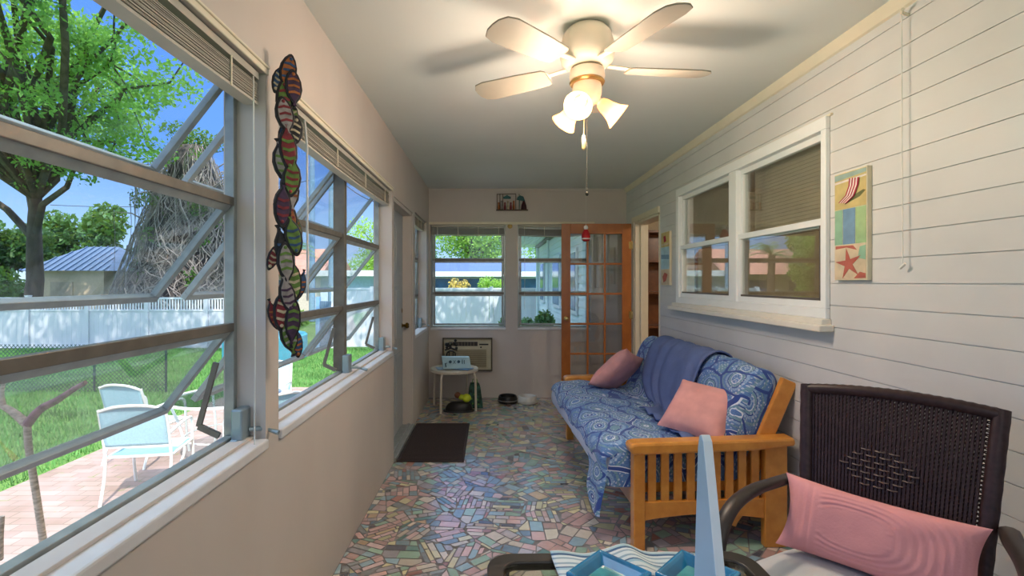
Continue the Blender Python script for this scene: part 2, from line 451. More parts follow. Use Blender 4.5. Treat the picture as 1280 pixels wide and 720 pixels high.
# inner sills
def sill(n, a, b): 
    mb = MB(); mb.box(a, b); struct('trim_%d' % n, mb, M_sill, bevel=.006)
sill(5, (-.838, -.55, WZ0-.028), (XL+.012, 1.65, WZ0+.006)); sill(6, (-.838, 1.75, WZ0-.028), (XL+.012, 3.75, WZ0+.006))
sill(7, (-.838, 4.89, WZ0-.028), (XL+.008, 5.75, WZ0+.006))
mb = MB()
for (a, b) in ((-.55, 1.65), (1.75, 3.75)): mb.box((-.838, a, WZ0+.006), (-.788, b, WZ0+.016))
struct('trim_14', mb, M_wall, bevel=.002)
sill(8, (-.73, YB-.012, .812), (.175, YB+.055, .838)); sill(9, (.317, YB-.012, .812), (1.20, YB+.055, .838))
# thin head mouldings over the long windows
for n, (a, b) in ((10, (-.55, 1.66)), (11, (1.74, 3.77))):
    mb = MB(); mb.box((XL, a, WZ1-.004), (XL+.006, b, WZ1+.016)); mb.box((XL, a, WZ1+.016), (XL+.011, b, WZ1+.024)); struct('trim_%d' % n, mb, M_trim, bevel=.003)
mb = MB(); mb.box((-.75, YB-.014, WZ1), (1.24, YB, WZ1+.03)); struct('trim_12', mb, M_trim, bevel=.003)
mb = MB(); mb.box((XL+.001, YB-.022, WZ0-.1), (XL+.02, YB-.001, WZ1)); struct('trim_13', mb, M_wall, bevel=.003)

# blinds, raised into a stack under each window head
def blind(label, axis, u0, u1, fixed, ztop=2.075, h=.10, n=16, sag=.012, cord=None, wand=None):
    c = ((fixed, (u0+u1)/2, ztop-h) if axis == 'x' else ((u0+u1)/2, fixed, ztop-h))
    r = thing('window_blind', label, 'blind', c, 0, 'raised slatted blinds in the window heads')
    ln = u1-u0; N = 9
    def strip(z, th, dep, sg):
        mb = MB()
        for k in range(N):
            a = -ln/2+ln*k/N; b = -ln/2+ln*(k+1)/N
            za = z-sg*(1-(2*(k)/N-1)**2); zb = z-sg*(1-(2*(k+1)/N-1)**2)
            if axis == 'x': P = [(-dep, a, za), (dep, a, za), (dep, a, za+th), (-dep, a, za+th)]; Q = [(-dep, b, zb), (dep, b, zb), (dep, b, zb+th), (-dep, b, zb+th)]
            else: P = [(a, -dep, za), (a, dep, za), (a, dep, za+th), (a, -dep, za+th)]; Q = [(b, -dep, zb), (b, dep, zb), (b, dep, zb+th), (b, -dep, zb+th)]
            mb._add(P+Q, [(0, 1, 2, 3), (7, 6, 5, 4), (0, 4, 5, 1), (1, 5, 6, 2), (2, 6, 7, 3), (3, 7, 4, 0)])
        return mb
    obj('head_rail', strip(h-.022, .022, .024, 0), M_blind, r)
    mb = MB()
    for i in range(n):
        z = .014+(h-.045)*i/n; s2 = strip(z, .0016, .0225+rnd.uniform(-.003, .002), sag)
        mb._add(s2.v, s2.f)
    obj('slat_stack', mb, M_blind, r)
    obj('bottom_rail', strip(0, .008, .023, sag), M_blind, r)
    for q in (-.42, -.14, .14, .42):
        a = q*ln; mb = MB()
        if axis == 'x': mb.box((.0225, a-.003, -.004), (.026, a+.003, h-.02))
        else: mb.box((a-.003, -.026, -.004), (a+.003, -.0225, h-.02))
        obj('ladder_tape', mb, M_trim, r)
    if cord:
        u, zl = cord; mb = MB(); p = (.03, u-c[1], h-.03) if axis == 'x' else (u-c[0], -.03, h-.03)
        q = Vector(p); mb.tube([q, (q.x+.004, q.y+.004, (zl-c[2])*.5), (q.x, q.y-.003, zl-c[2])], .0022, 6)
        obj('pull_cord', mb, mat('white_cord', s2l((222, 220, 214)), .6), r, smooth=60)
    if wand:
        u, zl = wand; mb = MB(); q = Vector((.03, u-c[1], h-.03)) if axis == 'x' else Vector((u-c[0], -.03, h-.03))
        mb.tube([q, (q.x+.01, q.y, -.03), (q.x+.012, q.y, zl-c[2])], .0048, 8)
        obj('tilt_wand', mb, mat('clear_plastic_wand', s2l((196, 200, 200)), .2), r, smooth=60)
blind('long raised cream slatted blind above the open awning window nearest the camera', 'x', -.53, 1.635, -.79, h=.105, cord=(1.585, .30))
blind('raised cream slatted blind above the second awning window, beside the painted garland', 'x', 1.765, 3.735, -.79, h=.11, sag=.016, wand=(2.02, 1.31))
blind('short raised slatted blind in the narrow window past the grey door', 'x', 4.905, 5.735, -.79, h=.10)
blind('raised slatted blind with a hanging cord in the far wall window over the air conditioner', 'y', -.715, .16, YB+.02, h=.125, sag=.004, cord=(-.69, 1.05))
blind('raised slatted blind in the far wall window beside the orange door', 'y', .332, 1.185, YB+.02, h=.125, sag=.018, cord=(.40, 1.05))

# ---------------------------------------------------------------- grey panelled door in the left wall
M_gdoor = mat('grey_door_paint', s2l((168, 172, 176)), .42, var=.04)
d = struct('door_1'); 
mb = MB(); mb.box((-.885, 3.845, .035), (-.845, 4.735, 2.02)); leaf = obj('door_leaf', mb, M_gdoor, d, bevel=.003)
for (a, b, z0, z1) in ((3.93, 4.25, .15, .75), (4.33, 4.65, .15, .75), (3.93, 4.25, .85, 1.35), (4.33, 4.65, .85, 1.35), (3.93, 4.25, 1.45, 1.9), (4.33, 4.65, 1.45, 1.9)):
    mb = MB(); mb.box((-.846, a, z0), (-.838, b, z1)); mb.box((-.839, a+.035, z0+.035), (-.833, b-.035, z1-.035)); obj('raised_panel', mb, M_gdoor, leaf, bevel=.004)
mb = MB(); mb.lathe([(.02, 0), (.024, .008), (.012, .016), (.012, .035), (.026, .045), (.028, .06), (.018, .072), (0, .074)], (-.845, 4.66, .98), 16, (1, 0, 0)); obj('door_knob', mb, mat('aged_brass', s2l((120, 92, 40)), .3, metal=.9), leaf, smooth=40)
mb = MB(); mb.lathe([(.02, 0), (.022, .01), (0, .014)], (-.845, 4.66, 1.12), 16, (1, 0, 0)); obj('deadbolt', mb, mat('aged_brass', s2l((120, 92, 40)), .3, metal=.9), leaf, smooth=40)
mb = MB()
mb.box((-.89, 3.82, 0), (-.76, 3.845, 2.05)); mb.box((-.89, 4.735, 0), (-.76, 4.76, 2.05)); mb.box((-.89, 3.82, 2.02), (-.76, 4.76, 2.05)); obj('door_jamb', mb, M_wall, d)
mb = MB(); mb.box((-.89, 3.82, 0), (-.735, 4.76, .03)); mb.box((-.80, 3.82, .03), (-.775, 4.76, .04)); obj('threshold', mb, M_alu, d, bevel=.003)

# ---------------------------------------------------------------- white double window in the right wall
w = struct('window_6'); 
y0, y1, z0, z1 = 2.376, 4.305, 1.21, 2.185; X = XR
def fr(mb, a, b, za, zb, xa, xb): mb.box((xa, a, za), (xb, b, zb))
mb = MB(); ft = .062
fr(mb, y0, y1, z1-ft, z1, X-.024, X-.0005); fr(mb, y0, y1, z0, z0+.05, X-.024, X-.0005); fr(mb, y0, y0+ft*.6, z0+.05, z1-ft, X-.024, X-.0005); fr(mb, y1-ft*.9, y1, z0+.05, z1-ft, X-.024, X-.0005)
fr(mb, 2.402, 4.278, z1-ft, 2.158, X-.0005, X+.06); fr(mb, 2.402, 4.278, 1.237, z0+.05, X-.0005, X+.06); fr(mb, 2.402, 2.412, z0+.05, z1-ft, X-.0005, X+.06); fr(mb, 4.25, 4.278, z0+.05, z1-ft, X-.0005, X+.06)
fr(mb, 3.255, 3.355, z0+.05, z1-ft, X-.020, X+.06); obj('window_frame', mb, M_white, w, bevel=.004)
M_glass2 = glass('house_window_glass', (.92, .95, .94, 1), refl=.10)
for (a, b) in ((y0+.037, 3.255), (3.355, y1-.055)):
    for (za, zb, dx, top) in ((1.655, z1-ft, 0.012, True), (z0+.05, 1.70, -.006, False)):
        mb = MB(); t = .035
        fr(mb, a, b, zb-t, zb, X+dx, X+dx+.03); fr(mb, a, b, za, za+t, X+dx, X+dx+.03); fr(mb, a, a+t*.8, za+t, zb-t, X+dx, X+dx+.03); fr(mb, b-t*.8, b, za+t, zb-t, X+dx, X+dx+.03)
        s_ = obj('sash', mb, M_white, w, bevel=.003)
        mb = MB(); fr(mb, a+.02, b-.02, za+.02, zb-.02, X+dx+.012, X+dx+.016); obj('pane', mb, M_glass2, s_)
        mb = MB()
        if not top:   # screen channel, dark
            fr(mb, a+t*.8, b-t*.8, za+t, za+t+.012, X+dx+.004, X+dx+.02); fr(mb, a+t*.8, a+t*.8+.014, za+t, zb-t, X+dx+.004, X+dx+.02)
            obj('glazing_bead', mb, mat('dark_bead', s2l((92, 84, 80)), .5), s_)
mb = MB(); mb.box((X-.012, y0-.02, z1-.004), (X-.001, y1+.02, z1+.006)); obj('head_flashing', mb, M_trim, w)
mb = MB(); mb.box((X-.075, y0-.03, z0-.06), (X+.0, y1+.06, z0-.028)); mb.box((X-.05, y0-.01, z0-.03), (X, y1+.03, z0)); obj('window_sill', mb, mat('cream_sill', s2l((226, 220, 208)), .5, var=.03), w, bevel=.006)
# blind inside that window
for (a, b, lab) in ((y0+.05, 3.24, 'lowered slatted blind behind the white window pane nearest the deck chair picture'), (3.37, y1-.07, 'lowered slatted blind behind the white window pane nearest the doorway')):
    r = thing('slatted_blind', lab, 'blind', (X+.10, (a+b)/2, 1.66), 0, 'lowered blinds inside the white window')
    mb = MB(); ln = (b-a)/2
    for k in range(22):
        z = .02+k*.0215; mb.obox((0, 0, z), (.0035, 0, .0112), (0, ln, 0), (.0006, 0, -.0009))
    obj('slat_stack', mb, mat('beige_slat', s2l((190, 174, 152)), .55), r)
    mb = MB(); mb.box((-.014, -ln, .49), (.014, ln, .52)); obj('head_rail', mb, mat('beige_slat', s2l((190, 174, 152)), .55), r)
    mb = MB(); mb.box((-.012, -ln, 0), (.012, ln, .014)); obj('bottom_rail', mb, mat('beige_slat', s2l((190, 174, 152)), .55), r)

# doorway in the right wall and the room behind it
d = struct('door_2'); mb = MB()
for (a, b) in ((4.775, 4.80), (5.575, 5.60)): mb.box((X-.006, a, 0), (X+.14, b, 2.06))
mb.box((X-.006, 4.775, 2.035), (X+.14, 5.60, 2.06)); mb.box((X+.05, 5.555, 0), (X+.09, 5.578, 2.035))
obj('door_jamb', mb, M_trim, d, bevel=.003)
mb = MB(); mb.box((X-.018, 5.60, 0), (X, 5.68, 2.12)); mb.box((X-.018, 4.775, 2.06), (X, 5.60, 2.12)); obj('door_casing', mb, M_trim, d, bevel=.003)
M_room = mat('inner_room_paint', s2l((196, 182, 156)), .7)
mb = MB(); 
mb.box((X+3.4, 1.2, 0), (X+3.5, 6.25, H)); struct('wall_right_inner', mb, M_room)
mb = MB(); mb.box((X+.13, 6.18, 0), (X+3.5, 6.27, H)); struct('wall_far_inner', mb, M_room)
mb = MB(); mb.box((X+.13, 1.1, 0), (X+3.5, 1.2, H)); struct('wall_near_inner', mb, M_room)
mb = MB(); mb.box((X+.12, 1.1, -.06), (X+3.5, 6.27, -.003)); struct('floor_inner', mb, wood('inner_floor_wood', s2l((110, 78, 50)), s2l((150, 110, 74))))
mb = MB(); mb.box((X+.13, YF, H), (X+3.5, 6.27, H+.04)); struct('ceiling_inner', mb, M_room)

il = thing('inner_fill_light', 'unseen ceiling light added to brighten the room behind the white window', 'ceiling light', (X+1.5, 3.6, H))  # fixture and lamp added to light the inner room and its blinds
mb = MB(); mb.lathe([(.15, 0), (.16, -.01), (.15, -.02)], n=32); obj('light_base', mb, M_white, il, smooth=40)
mb = MB(); mb.lathe([(.14, -.02), (.12, -.05), (.06, -.075), (0, -.08)], n=32); obj('glass_dome', mb, emit('fill_amber_glow', (1, .86, .66, 1), 2.0), il, smooth=60)
light('inner_fill_lamp', 'POINT', (X+1.5, 3.6, H-.2), 42, (1, .86, .68), shadow_soft_size=.1)
# ================================================================ large furniture
M_pine = wood('honey_pine', s2l((198, 122, 44)), s2l((228, 158, 70)), .32, (1.2, 1.2, 1.2), .35)
def cat(pts, n):
    """catmull-rom through 2d/3d points"""
    P = [Vector(p) for p in pts]; P = [P[0]*2-P[1]]+P+[P[-1]*2-P[-2]]; out = []
    for i in range(1, len(P)-2):
        for k in range(n):
            t = k/n; a, b, c, d = P[i-1:i+3]
            out.append(.5*((2*b)+(c-a)*t+(2*a-5*b+4*c-d)*t*t+(3*b-a-3*c+d)*t**3))
    out.append(P[-2]); return out
# ---- futon sofa. local x = depth (front at 0), local y = length
FL = 1.87
fut = thing('futon_sofa', 'honey pine futon sofa with slatted arms and a blue paisley cover', 'sofa', (.765, 2.555, 0), R(2.2))
def arm(y0, sgn):
    ar = None
    mb = MB(); top = [(-.055, .535), (-.05, .553), (-.02, .560), (.30, .566), (.60, .573), (.80, .578), (.815, .572), (.815, .535), (.60, .512), (.30, .505), (-.02, .497), (-.045, .500)]
    mb.prism([(x, y0-.018, z) for x, z in top], (0, .096, 0)); ar = obj('armrest', mb, M_pine, fut, bevel=.014)
    mb = MB(); mb.box((-.03, y0, 0), (.03, y0+.06, .51)); obj('leg', mb, M_pine, fut, bevel=.006)
    mb = MB(); mb.box((.665, y0+.006, 0), (.785, y0+.05, .53)); obj('leg', mb, M_pine, fut, bevel=.006)
    mb = MB(); bot = [(.03+.635*t, .150+.028*math.sin(math.pi*t)) for t in [i/14 for i in range(15)]]
    mb.prism([(x, y0+.012, z) for x, z in bot]+[(.665, y0+.012, .255), (.03, y0+.012, .245)], (0, .03, 0)); obj('arm_rail', mb, M_pine, fut, bevel=.004)
    for k in range(9):
        x = .052+k*.0685; mb = MB(); mb.box((x, y0+.02, .235), (x+.042, y0+.036, .515)); obj('slat', mb, M_pine, fut, bevel=.002)
arm(0, 1); arm(FL-.06, -1)
for (x0, x1, z0, z1, nm) in ((-.015, .015, .20, .285, 'front_rail'), (.66, .69, .16, .24, 'rear_rail')):
    mb = MB(); mb.box((x0, .06, z0), (x1, FL-.06, z1)); obj(nm, mb, M_pine, fut, bevel=.004)
for yy in (.075, FL-.105):
    mb = MB(); mb.bar((.02, yy+.015, .295), (.60, yy+.015, .30), .03, .05); obj('seat_side_rail', mb, M_pine, fut, bevel=.004)
    mb = MB(); mb.bar((.50, yy-.0, .10), (.835, yy-.0, .86), .032, .085, up=(1, 0, 0)); obj('back_side_rail', mb, M_pine, fut, bevel=.006)
    mb = MB(); mb.bar((.37, yy, .265), (.56, yy, .12), .03, .07); obj('tilt_bracket', mb, M_pine, fut, bevel=.006)
for k in range(7):
    x = .06+k*.075; mb = MB(); mb.box((x, .10, .285), (x+.045, FL-.10, .298)); obj('seat_slat', mb, M_pine, fut)
prof = cat([(-.135, .315), (-.172, .36), (-.178, .43), (-.150, .495), (-.06, .522), (.15, .518), (.36, .492), (.455, .485), (.495, .52), (.535, .64), (.59, .78), (.635, .865), (.70, .905), (.765, .885), (.792, .82), (.765, .72), (.72, .60), (.66, .47), (.58, .36), (.45, .318), (.15, .312), (-.08, .308), (-.135, .315)], 5)[:-1]
def prof_off(pts, d, closed=True):
    out = []; n = len(pts)
    for i, p in enumerate(pts):
        a = pts[(i-1) % n] if closed or i > 0 else p; b = pts[(i+1) % n] if closed or i < n-1 else p
        t = (b-a).normalized(); nn = Vector((-t.y, t.x)); out.append(p+nn*d)   # path runs front-up-back: left side is outward
    return out
def soft_profile_mesh(y0, y1, base, off, rnd_r, rows=40, wr=.006, seed=0):
    mb = MB(); n = len(base); vs = []
    ys = []
    for j in range(rows+1):
        t = j/rows; ys.append(y0+(y1-y0)*t)
    ys = [y0, y0+.004, y0+.015, y0+.03, y0+.05]+[y for y in ys if y0+.06 < y < y1-.06]+[y1-.05, y1-.03, y1-.015, y1-.004, y1]
    for y in ys:
        e = min(y-y0, y1-y); s_ = 0 if e >= rnd_r else rnd_r*(1-math.sqrt(max(0, 1-((rnd_r-e)/rnd_r)**2)))
        for p in prof_off(base, off-s_):
            w = wr*noise.noise(Vector((p.x*7+seed, y*5, p.y*7)))+wr*.6*noise.noise(Vector((p.x*18, y*14, p.y*18+seed)))
            vs.append((p.x+w, y, p.y+w*1.2))
    fs = []; m = len(ys)
    for j in range(m-1):
        for i in range(n):
            i2 = (i+1) % n; fs.append((j*n+i, j*n+i2, (j+1)*n+i2, (j+1)*n+i))
    fs.append(tuple(range(n))[::-1]); fs.append(tuple((m-1)*n+i for i in range(n)))
    mb._add(vs, fs); return mb
M_matt = mat('white_mattress_cloth', s2l((204, 208, 226)), .85, var=.05, bump=.2, bscale=120)
obj('mattress', soft_profile_mesh(.09, FL-.09, prof, 0, .06), M_matt, fut, smooth=60)
# paisley slipcover
def paisley():
    b = NB('blue_paisley_cotton'); uv = b.n('UVMap'); uv.uv_map = 'UVMap'
    mp = b.n('Mapping'); mp.inputs['Scale'].default_value = (1, .72, 1); mp.inputs['Rotation'].default_value = (0, 0, .6); b.l(uv.outputs[0], mp.inputs[0])
    nz = b.n('TexNoise', _Scale=5.0, _Detail=1); b.l(mp.outputs[0], nz.inputs['Vector'])
    ad = b.n('MixRGB'); ad.blend_type = 'ADD'; ad.inputs[0].default_value = .09; b.l(mp.outputs[0], ad.inputs[1]); b.l(nz.outputs['Color'], ad.inputs[2])
    V = ad.outputs[0]; SC = 6.3
    v1 = b.n('TexVoronoi', _Scale=SC, _Randomness=.8); b.l(V, v1.inputs['Vector'])
    ed = b.n('TexVoronoi', _Scale=SC, _Randomness=.8, feature='DISTANCE_TO_EDGE'); b.l(V, ed.inputs['Vector'])
    navy, mid, lt, wh, gr = s2l((44, 72, 144)), s2l((90, 128, 182)), s2l((136, 166, 202)), s2l((216, 224, 236)), s2l((112, 150, 172))
    rings = b.ramp(v1.outputs['Distance'], [(0, wh), (.05, navy), (.11, lt), (.16, mid), (.22, wh), (.245, gr), (.33, navy), (.36, lt), (.43, mid), (.50, gr), (.56, mid)], 'CONSTANT')
    # fine petals and dots
    wv = b.n('TexVoronoi', _Scale=62.0, _Randomness=.35); b.l(V, wv.inputs['Vector'])
    dots = b.ramp(wv.outputs['Distance'], [(0, (1, 1, 1, 1)), (.30, (0, 0, 0, 1))], 'CONSTANT')
    c = b.mix(b.math('MULTIPLY', dots, .55), rings, wh)
    w2 = b.n('TexVoronoi', _Scale=120.0, _Randomness=.8); b.l(V, w2.inputs['Vector'])
    d2 = b.ramp(w2.outputs['Distance'], [(0, (1, 1, 1, 1)), (.34, (0, 0, 0, 1))], 'CONSTANT'); c = b.mix(b.math('MULTIPLY', d2, .5), c, navy)
    edge = b.ramp(ed.outputs['Distance'], [(0, (1, 1, 1, 1)), (.038, (0, 0, 0, 1))], 'CONSTANT'); c = b.mix(edge, c, navy)
    big = b.noise(mp.outputs[0], 3.2, 1); gap = b.math('MULTIPLY', b.ramp(ed.outputs['Distance'], [(0, (1, 1, 1, 1)), (.054, (1, 1, 1, 1)), (.058, (0, 0, 0, 1))], 'CONSTANT'), b.ramp(big, [(.55, (0, 0, 0, 1)), (.56, (1, 1, 1, 1))]))
    gap = b.math('SUBTRACT', gap, edge); c = b.mix(b.math('MAXIMUM', gap, 0), c, wh)
    b.l(c, b.p.inputs['Base Color']); b.p.inputs['Roughness'].default_value = .85; b.p.inputs['Sheen Weight'].default_value = .15; return b.m
M_pais = paisley()
def smooth01(t): t = max(0, min(1, t)); return t*t*(3-2*t)
def zedge(u): return .13+.30*smooth01((u-.16)/.30)+.03*smooth01((u-1.3)/.4)+.012*math.sin(u*13)
i0 = min(range(len(prof)), key=lambda i: (prof[i]-Vector((-.16, .47))).length)
i1 = min(range(len(prof)), key=lambda i: (prof[i]-Vector((.745, .66))).length)
outer = prof_off(prof, .010)
top_path = outer[i0:i1+1]
def cover():
    y0, y1 = .082, FL-.082; rows = 150; cols = len(top_path); nd = 14; vs = []; uv = []
    for j in range(rows+1):
        y = y0+(y1-y0)*j/rows; e = min(y-y0, y1-y); rr_ = .05; s_ = 0 if e >= rr_ else rr_*(1-math.sqrt(max(0, 1-((rr_-e)/rr_)**2)))
        ze = zedge(y); z_top = top_path[0].y; row = []
        for k in range(nd):
            t = k/nd; z = ze+(z_top-ze)*t; x = -.176-.035*smooth01((.42-z)/.3)-.012*math.sin(y*23+z*5)*smooth01((.40-z)/.2)
            if z > .42: x = -.186+(top_path[0].x+.186)*smooth01((z-.42)/max(1e-4, z_top-.42))
            row.append((x+s_*.6, z))
        for p in top_path:
            row.append((p.x, p.y))
        acc = 0; prev = None
        for k, (x, z) in enumerate(row):
            if k >= nd:
                i = k-nd+i0; a = outer[(i-1) % len(outer)]; b_ = outer[(i+1) % len(outer)]; t = (b_-a).normalized(); x -= -t.y*s_; z -= t.x*s_
            w = .010*noise.noise(Vector((x*6, y*4.5, z*6)))+.007*noise.noise(Vector((x*17, y*12, z*17)))+.004*noise.noise(Vector((x*3, y*30, z*3)))
            w += .012*max(0, noise.noise(Vector((x*2+5, y*2.2, z*2))))
            vs.append((x+w*.5, y, z+w))
            if prev: acc += math.hypot(x-prev[0], z-prev[1])
            prev = (x, z); uv.append((acc-(z_top-ze), y))
    n = nd+cols; fs = [(j*n+i, j*n+i+1, (j+1)*n+i+1, (j+1)*n+i) for j in range(rows) for i in range(n-1)]
    # closed ends over the mattress sides
    base = len(vs)
    for j, yy in ((0, y0), (rows, y1)):
        ring = list(range(j*n+nd, j*n+n)); extra = []
        for p in [outer[i % len(outer)] for i in range(i1+1, len(outer)+3)]:
            vs.append((p.x, yy, p.y)); uv.append((p.x+1, p.y)); extra.append(len(vs)-1)
        f = ring+extra; fs.append(tuple(f) if j else tuple(f[::-1]))
    mb = MB(); mb._add(vs, fs); o = obj('slipcover', mb, M_pais, fut, smooth=70)
    me = o.data; l = me.uv_layers.new(name='UVMap')
    capn = 2; data = []
    for p in me.polygons:
        cap = len(p.vertices) > 4
        for vi in p.vertices:
            q = vs[vi]; data += ([q[0]*1.0, q[2]*1.0+q[1]] if cap else list(uv[vi]))
    l.data.foreach_set('uv', data); return o
cover()
# ---- throw over the backrest
M_throw = mat('slate_blue_knit', s2l((96, 112, 158)), .9, var=.06, nscale=14, bump=.35, bscale=220)
thr = thing('throw_blanket', 'slate blue throw blanket draped down the middle of the paisley sofa back', 'blanket', (.765, 2.555, 0), R(2.2))
jt = min(range(len(outer)), key=lambda i: (outer[i]-Vector((.78, .76))).length); js = min(range(len(outer)), key=lambda i: (outer[i]-Vector((.30, .50))).length)
tp = [outer[i] for i in range(jt, js-1, -1)]
def throw_fn():
    n = len(tp); rows = 46; vs = []; fs = []
    off = prof_off(tp, -.026, closed=False)
    for k in range(n):
        t = k/(n-1)
        a = .60-.08*t-.42*smooth01((t-.62)/.38); b_ = 1.50-.10*t-.55*smooth01((t-.55)/.45)
        for j in range(rows+1):
            q = j/rows; y = a+(b_-a)*q; p = off[k]
            fold = .011*math.sin(q*26+3*t+math.sin(q*9)*1.2)*(.35+.65*t)+.007*noise.noise(Vector((q*9, t*3, 1)))
            tt = (tp[min(k+1, n-1)]-tp[max(k-1, 0)]).normalized(); nn = Vector((tt.y, -tt.x))
            vs.append((p.x+nn.x*fold, y, p.y+nn.y*fold))
    for k in range(n-1):
        for j in range(rows): m = rows+1; fs.append((k*m+j, k*m+j+1, (k+1)*m+j+1, (k+1)*m+j))
    mb = MB(); mb._add(vs, fs); return mb
obj('blanket_cloth', throw_fn(), M_throw, thr, smooth=70, solid=.010)
# ---- cushions
def cushion_mb(w, h, T, n=22, pinch=.07, wrinkle=.004, seed=0, ribs=None):
    mb = MB()
    def side(sg):
        def fn(a, b):
            x = 2*a-1; y = 2*b-1
            X = x*w/2*(1-pinch*(1-y*y)*abs(x)**3)*1.0; Y = y*h/2*(1-pinch*(1-x*x)*abs(y)**3)
            z = T/2*((1-x**4)*(1-y**4))**.62*(1-.12*(x*x+y*y))
            z += wrinkle*noise.noise(Vector((X*14+seed, Y*14, sg)))*(1-x**4)*(1-y**4)
            if ribs and sg > 0: z += ribs(x, y)*(1-x**6)*(1-y**6)
            return (X, Y, sg*z)
        return fn
    A = MB(); A.grid(side(1), n, n); B = MB(); B.grid(side(-1), n, n)
    mb._add(A.v, A.f); mb._add(B.v, [f[::-1] for f in B.f]); return mb
M_pinkv = mat('pink_velvet', s2l((218, 158, 154)), .75, var=.10, nscale=10, bump=.15, bscale=90)
def place(o, loc, xaxis, normal):
    """orient a flat cushion: its x along xaxis, its thickness along normal"""
    x = Vector(xaxis).normalized(); z = Vector(normal).normalized(); z = (z-x*z.dot(x)).normalized(); y = z.cross(x)
    M = Matrix((x, y, z)).transposed().to_4x4(); M.translation = Vector(loc); o.matrix_world = M
c1 = obj('throw_pillow', cushion_mb(.42, .42, .15, seed=3), M_pinkv, smooth=80, sub=1)
tag(c1, 'pink velvet pillow resting at the far end of the sofa by the orange door', 'pillow', 'pink pillows on the sofa')
place(c1, (1.02, 4.03, .665), (.55, .75, -.30), (-.72, -.62, .50))
c2 = obj('throw_pillow', cushion_mb(.36, .38, .15, seed=9), M_pinkv, smooth=80, sub=1)
tag(c2, 'pink velvet pillow standing behind the slatted sofa arm nearest the wicker chair', 'pillow', 'pink pillows on the sofa')
place(c2, (1.205, 2.86, .650), (.55, .40, .62), (-.66, -.60, .42))

# ---- wicker armchair
M_wick = mat('dark_wicker', s2l((58, 38, 38)), .42, var=.25, nscale=60, spec=.35)
M_wick2 = mat('dark_wicker_band', s2l((58, 48, 45)), .38, var=.12, nscale=60)
wc = thing('wicker_armchair', 'dark brown woven wicker armchair against the white board wall', 'chair', (1.17, 1.483, 0), math.atan2(-.73, .684))
def back_pt(a, z):   # a in -1..1 across, z height, on the leaning back plane
    hw = .200+.044*(z-.45)/.55; lean = .19*((z-.45)/.55); return Vector((a*hw, lean-.018*(1-a*a), z))
def ztop(a): return 1.0+.020*(1-a*a)
mb = MB(); pts = [back_pt(-1+2*k/40, ztop(-1+2*k/40)) for k in range(41)]
mb.tube(pts, [.019+.0016*(k % 2) for k in range(41)], 10); obj('top_rail', mb, M_wick, wc, smooth=50)
for s in (-1, 1):
    pts = [back_pt(s, z) for z in [.30+.715*k/24 for k in range(25)]]
    mb = MB(); mb.tube(pts, [.021+.0012*(k % 2) for k in range(25)], 10); obj('back_post', mb, M_wick, wc, smooth=50)
    mb = MB(); mb.tube([back_pt(s, .32)+Vector((0, 0, 0)), (s*.215, .02, .16), (s*.225, .06, 0)], [.02, .019, .016], 10); obj('leg', mb, M_wick, wc, smooth=50)
mb = MB()
for k in range(1, 44):
    a = -1+2*k/46; mb.tube([back_pt(a, .47+(ztop(a)-.012-.47)*t/6)+Vector((0, -.002, 0)) for t in range(7)], .0052, 5)
rows = 88
for r in range(rows):
    z0 = .475+(1.0-.487)*r/rows; pts = []
    if abs(r-58) < 12 and False: continue
    for k in range(93):
        a = -1+2*k/92; zz = z0+(ztop(a)-1.0)*(z0-.47)/.53; p = back_pt(a, zz); 
        ph = 1 if ((k//2+r) % 2) else -1
        if abs(a+.02) < .42 and abs(r-64) < 11 and (r//3 % 2 == 0): ph = 1 if ((k//6+r//3) % 2) else -1
        p = p+Vector((0, -.0068*ph if k % 2 else 0, 0)); pts.append(p)
    mb.tube(pts, .0023, 4, caps=False)
obj('woven_back', mb, M_wick, wc)
mb = MB()
for q in range(-3, 4):
    nn_ = 6-abs(q)
    for k in range(nn_):
        a = -.12+(k-(nn_-1)/2)*.155+.02*(q % 2); z = .795+q*.017
        mb.tube([back_pt(a-.055, z)+Vector((0, -.008, 0)), back_pt(a, z)+Vector((0, -.013, 0)), back_pt(a+.055, z)+Vector((0, -.008, 0))], .0026, 5)
obj('diamond_motif', mb, mat('paler_wicker_strand', s2l((112, 92, 84)), .4), wc)  # motif strands in a paler brown than the weave
for s in (-1, 1):
    P = cat([(s*.262, .085, .705), (s*.272, -.05, .722), (s*.297, -.20, .728), (s*.312, -.33, .705), (s*.315, -.41, .63), (s*.305, -.44, .50)], 6)
    mb = MB(); mb.tube(P, [.024]*len(P), 10, flat=.62); obj('armrest', mb, M_wick2, wc, smooth=60)
    mb = MB(); mb.tube([(s*.305, -.44, .52), (s*.295, -.44, .25), (s*.29, -.45, 0)], [.02, .02, .016], 10); obj('leg', mb, M_wick, wc, smooth=50)
mb = MB(); seat = [(-.225, .02), (-.29, -.17), (-.315, -.42), (-.30, -.46), (.30, -.46), (.315, -.42), (.29, -.17), (.225, .02)]
mb.prism([(x, y, .37) for x, y in seat], (0, 0, .07)); obj('seat', mb, M_wick, wc, bevel=.012)
M_cush = mat('pale_grey_cushion', s2l((206, 206, 208)), .85, var=.03, bump=.2, bscale=150)
mb = MB()
def sc(a, b):
    y = .035-.50*b; hw = .235+.085*min(1, b*2.0); x = (2*a-1); e = ((1-abs(x)**5)*(1-abs(2*b-1)**5))**.5
    return (x*hw*(1-.02*(1-(2*b-1)**2)), y, .475+.060*e)
A = MB(); A.grid(sc, 26, 26); B = MB(); B.grid(lambda a, b: (sc(a, b)[0], sc(a, b)[1], .475-.03*min(1, (sc(a, b)[2]-.475)/.060)), 26, 26)
mb._add(A.v, [f[::-1] for f in A.f]); mb._add(B.v, B.f)
sco = obj('seat_cushion', mb, M_cush, smooth=80); tag(sco, 'pale grey seat cushion lying in the dark wicker armchair', 'cushion')
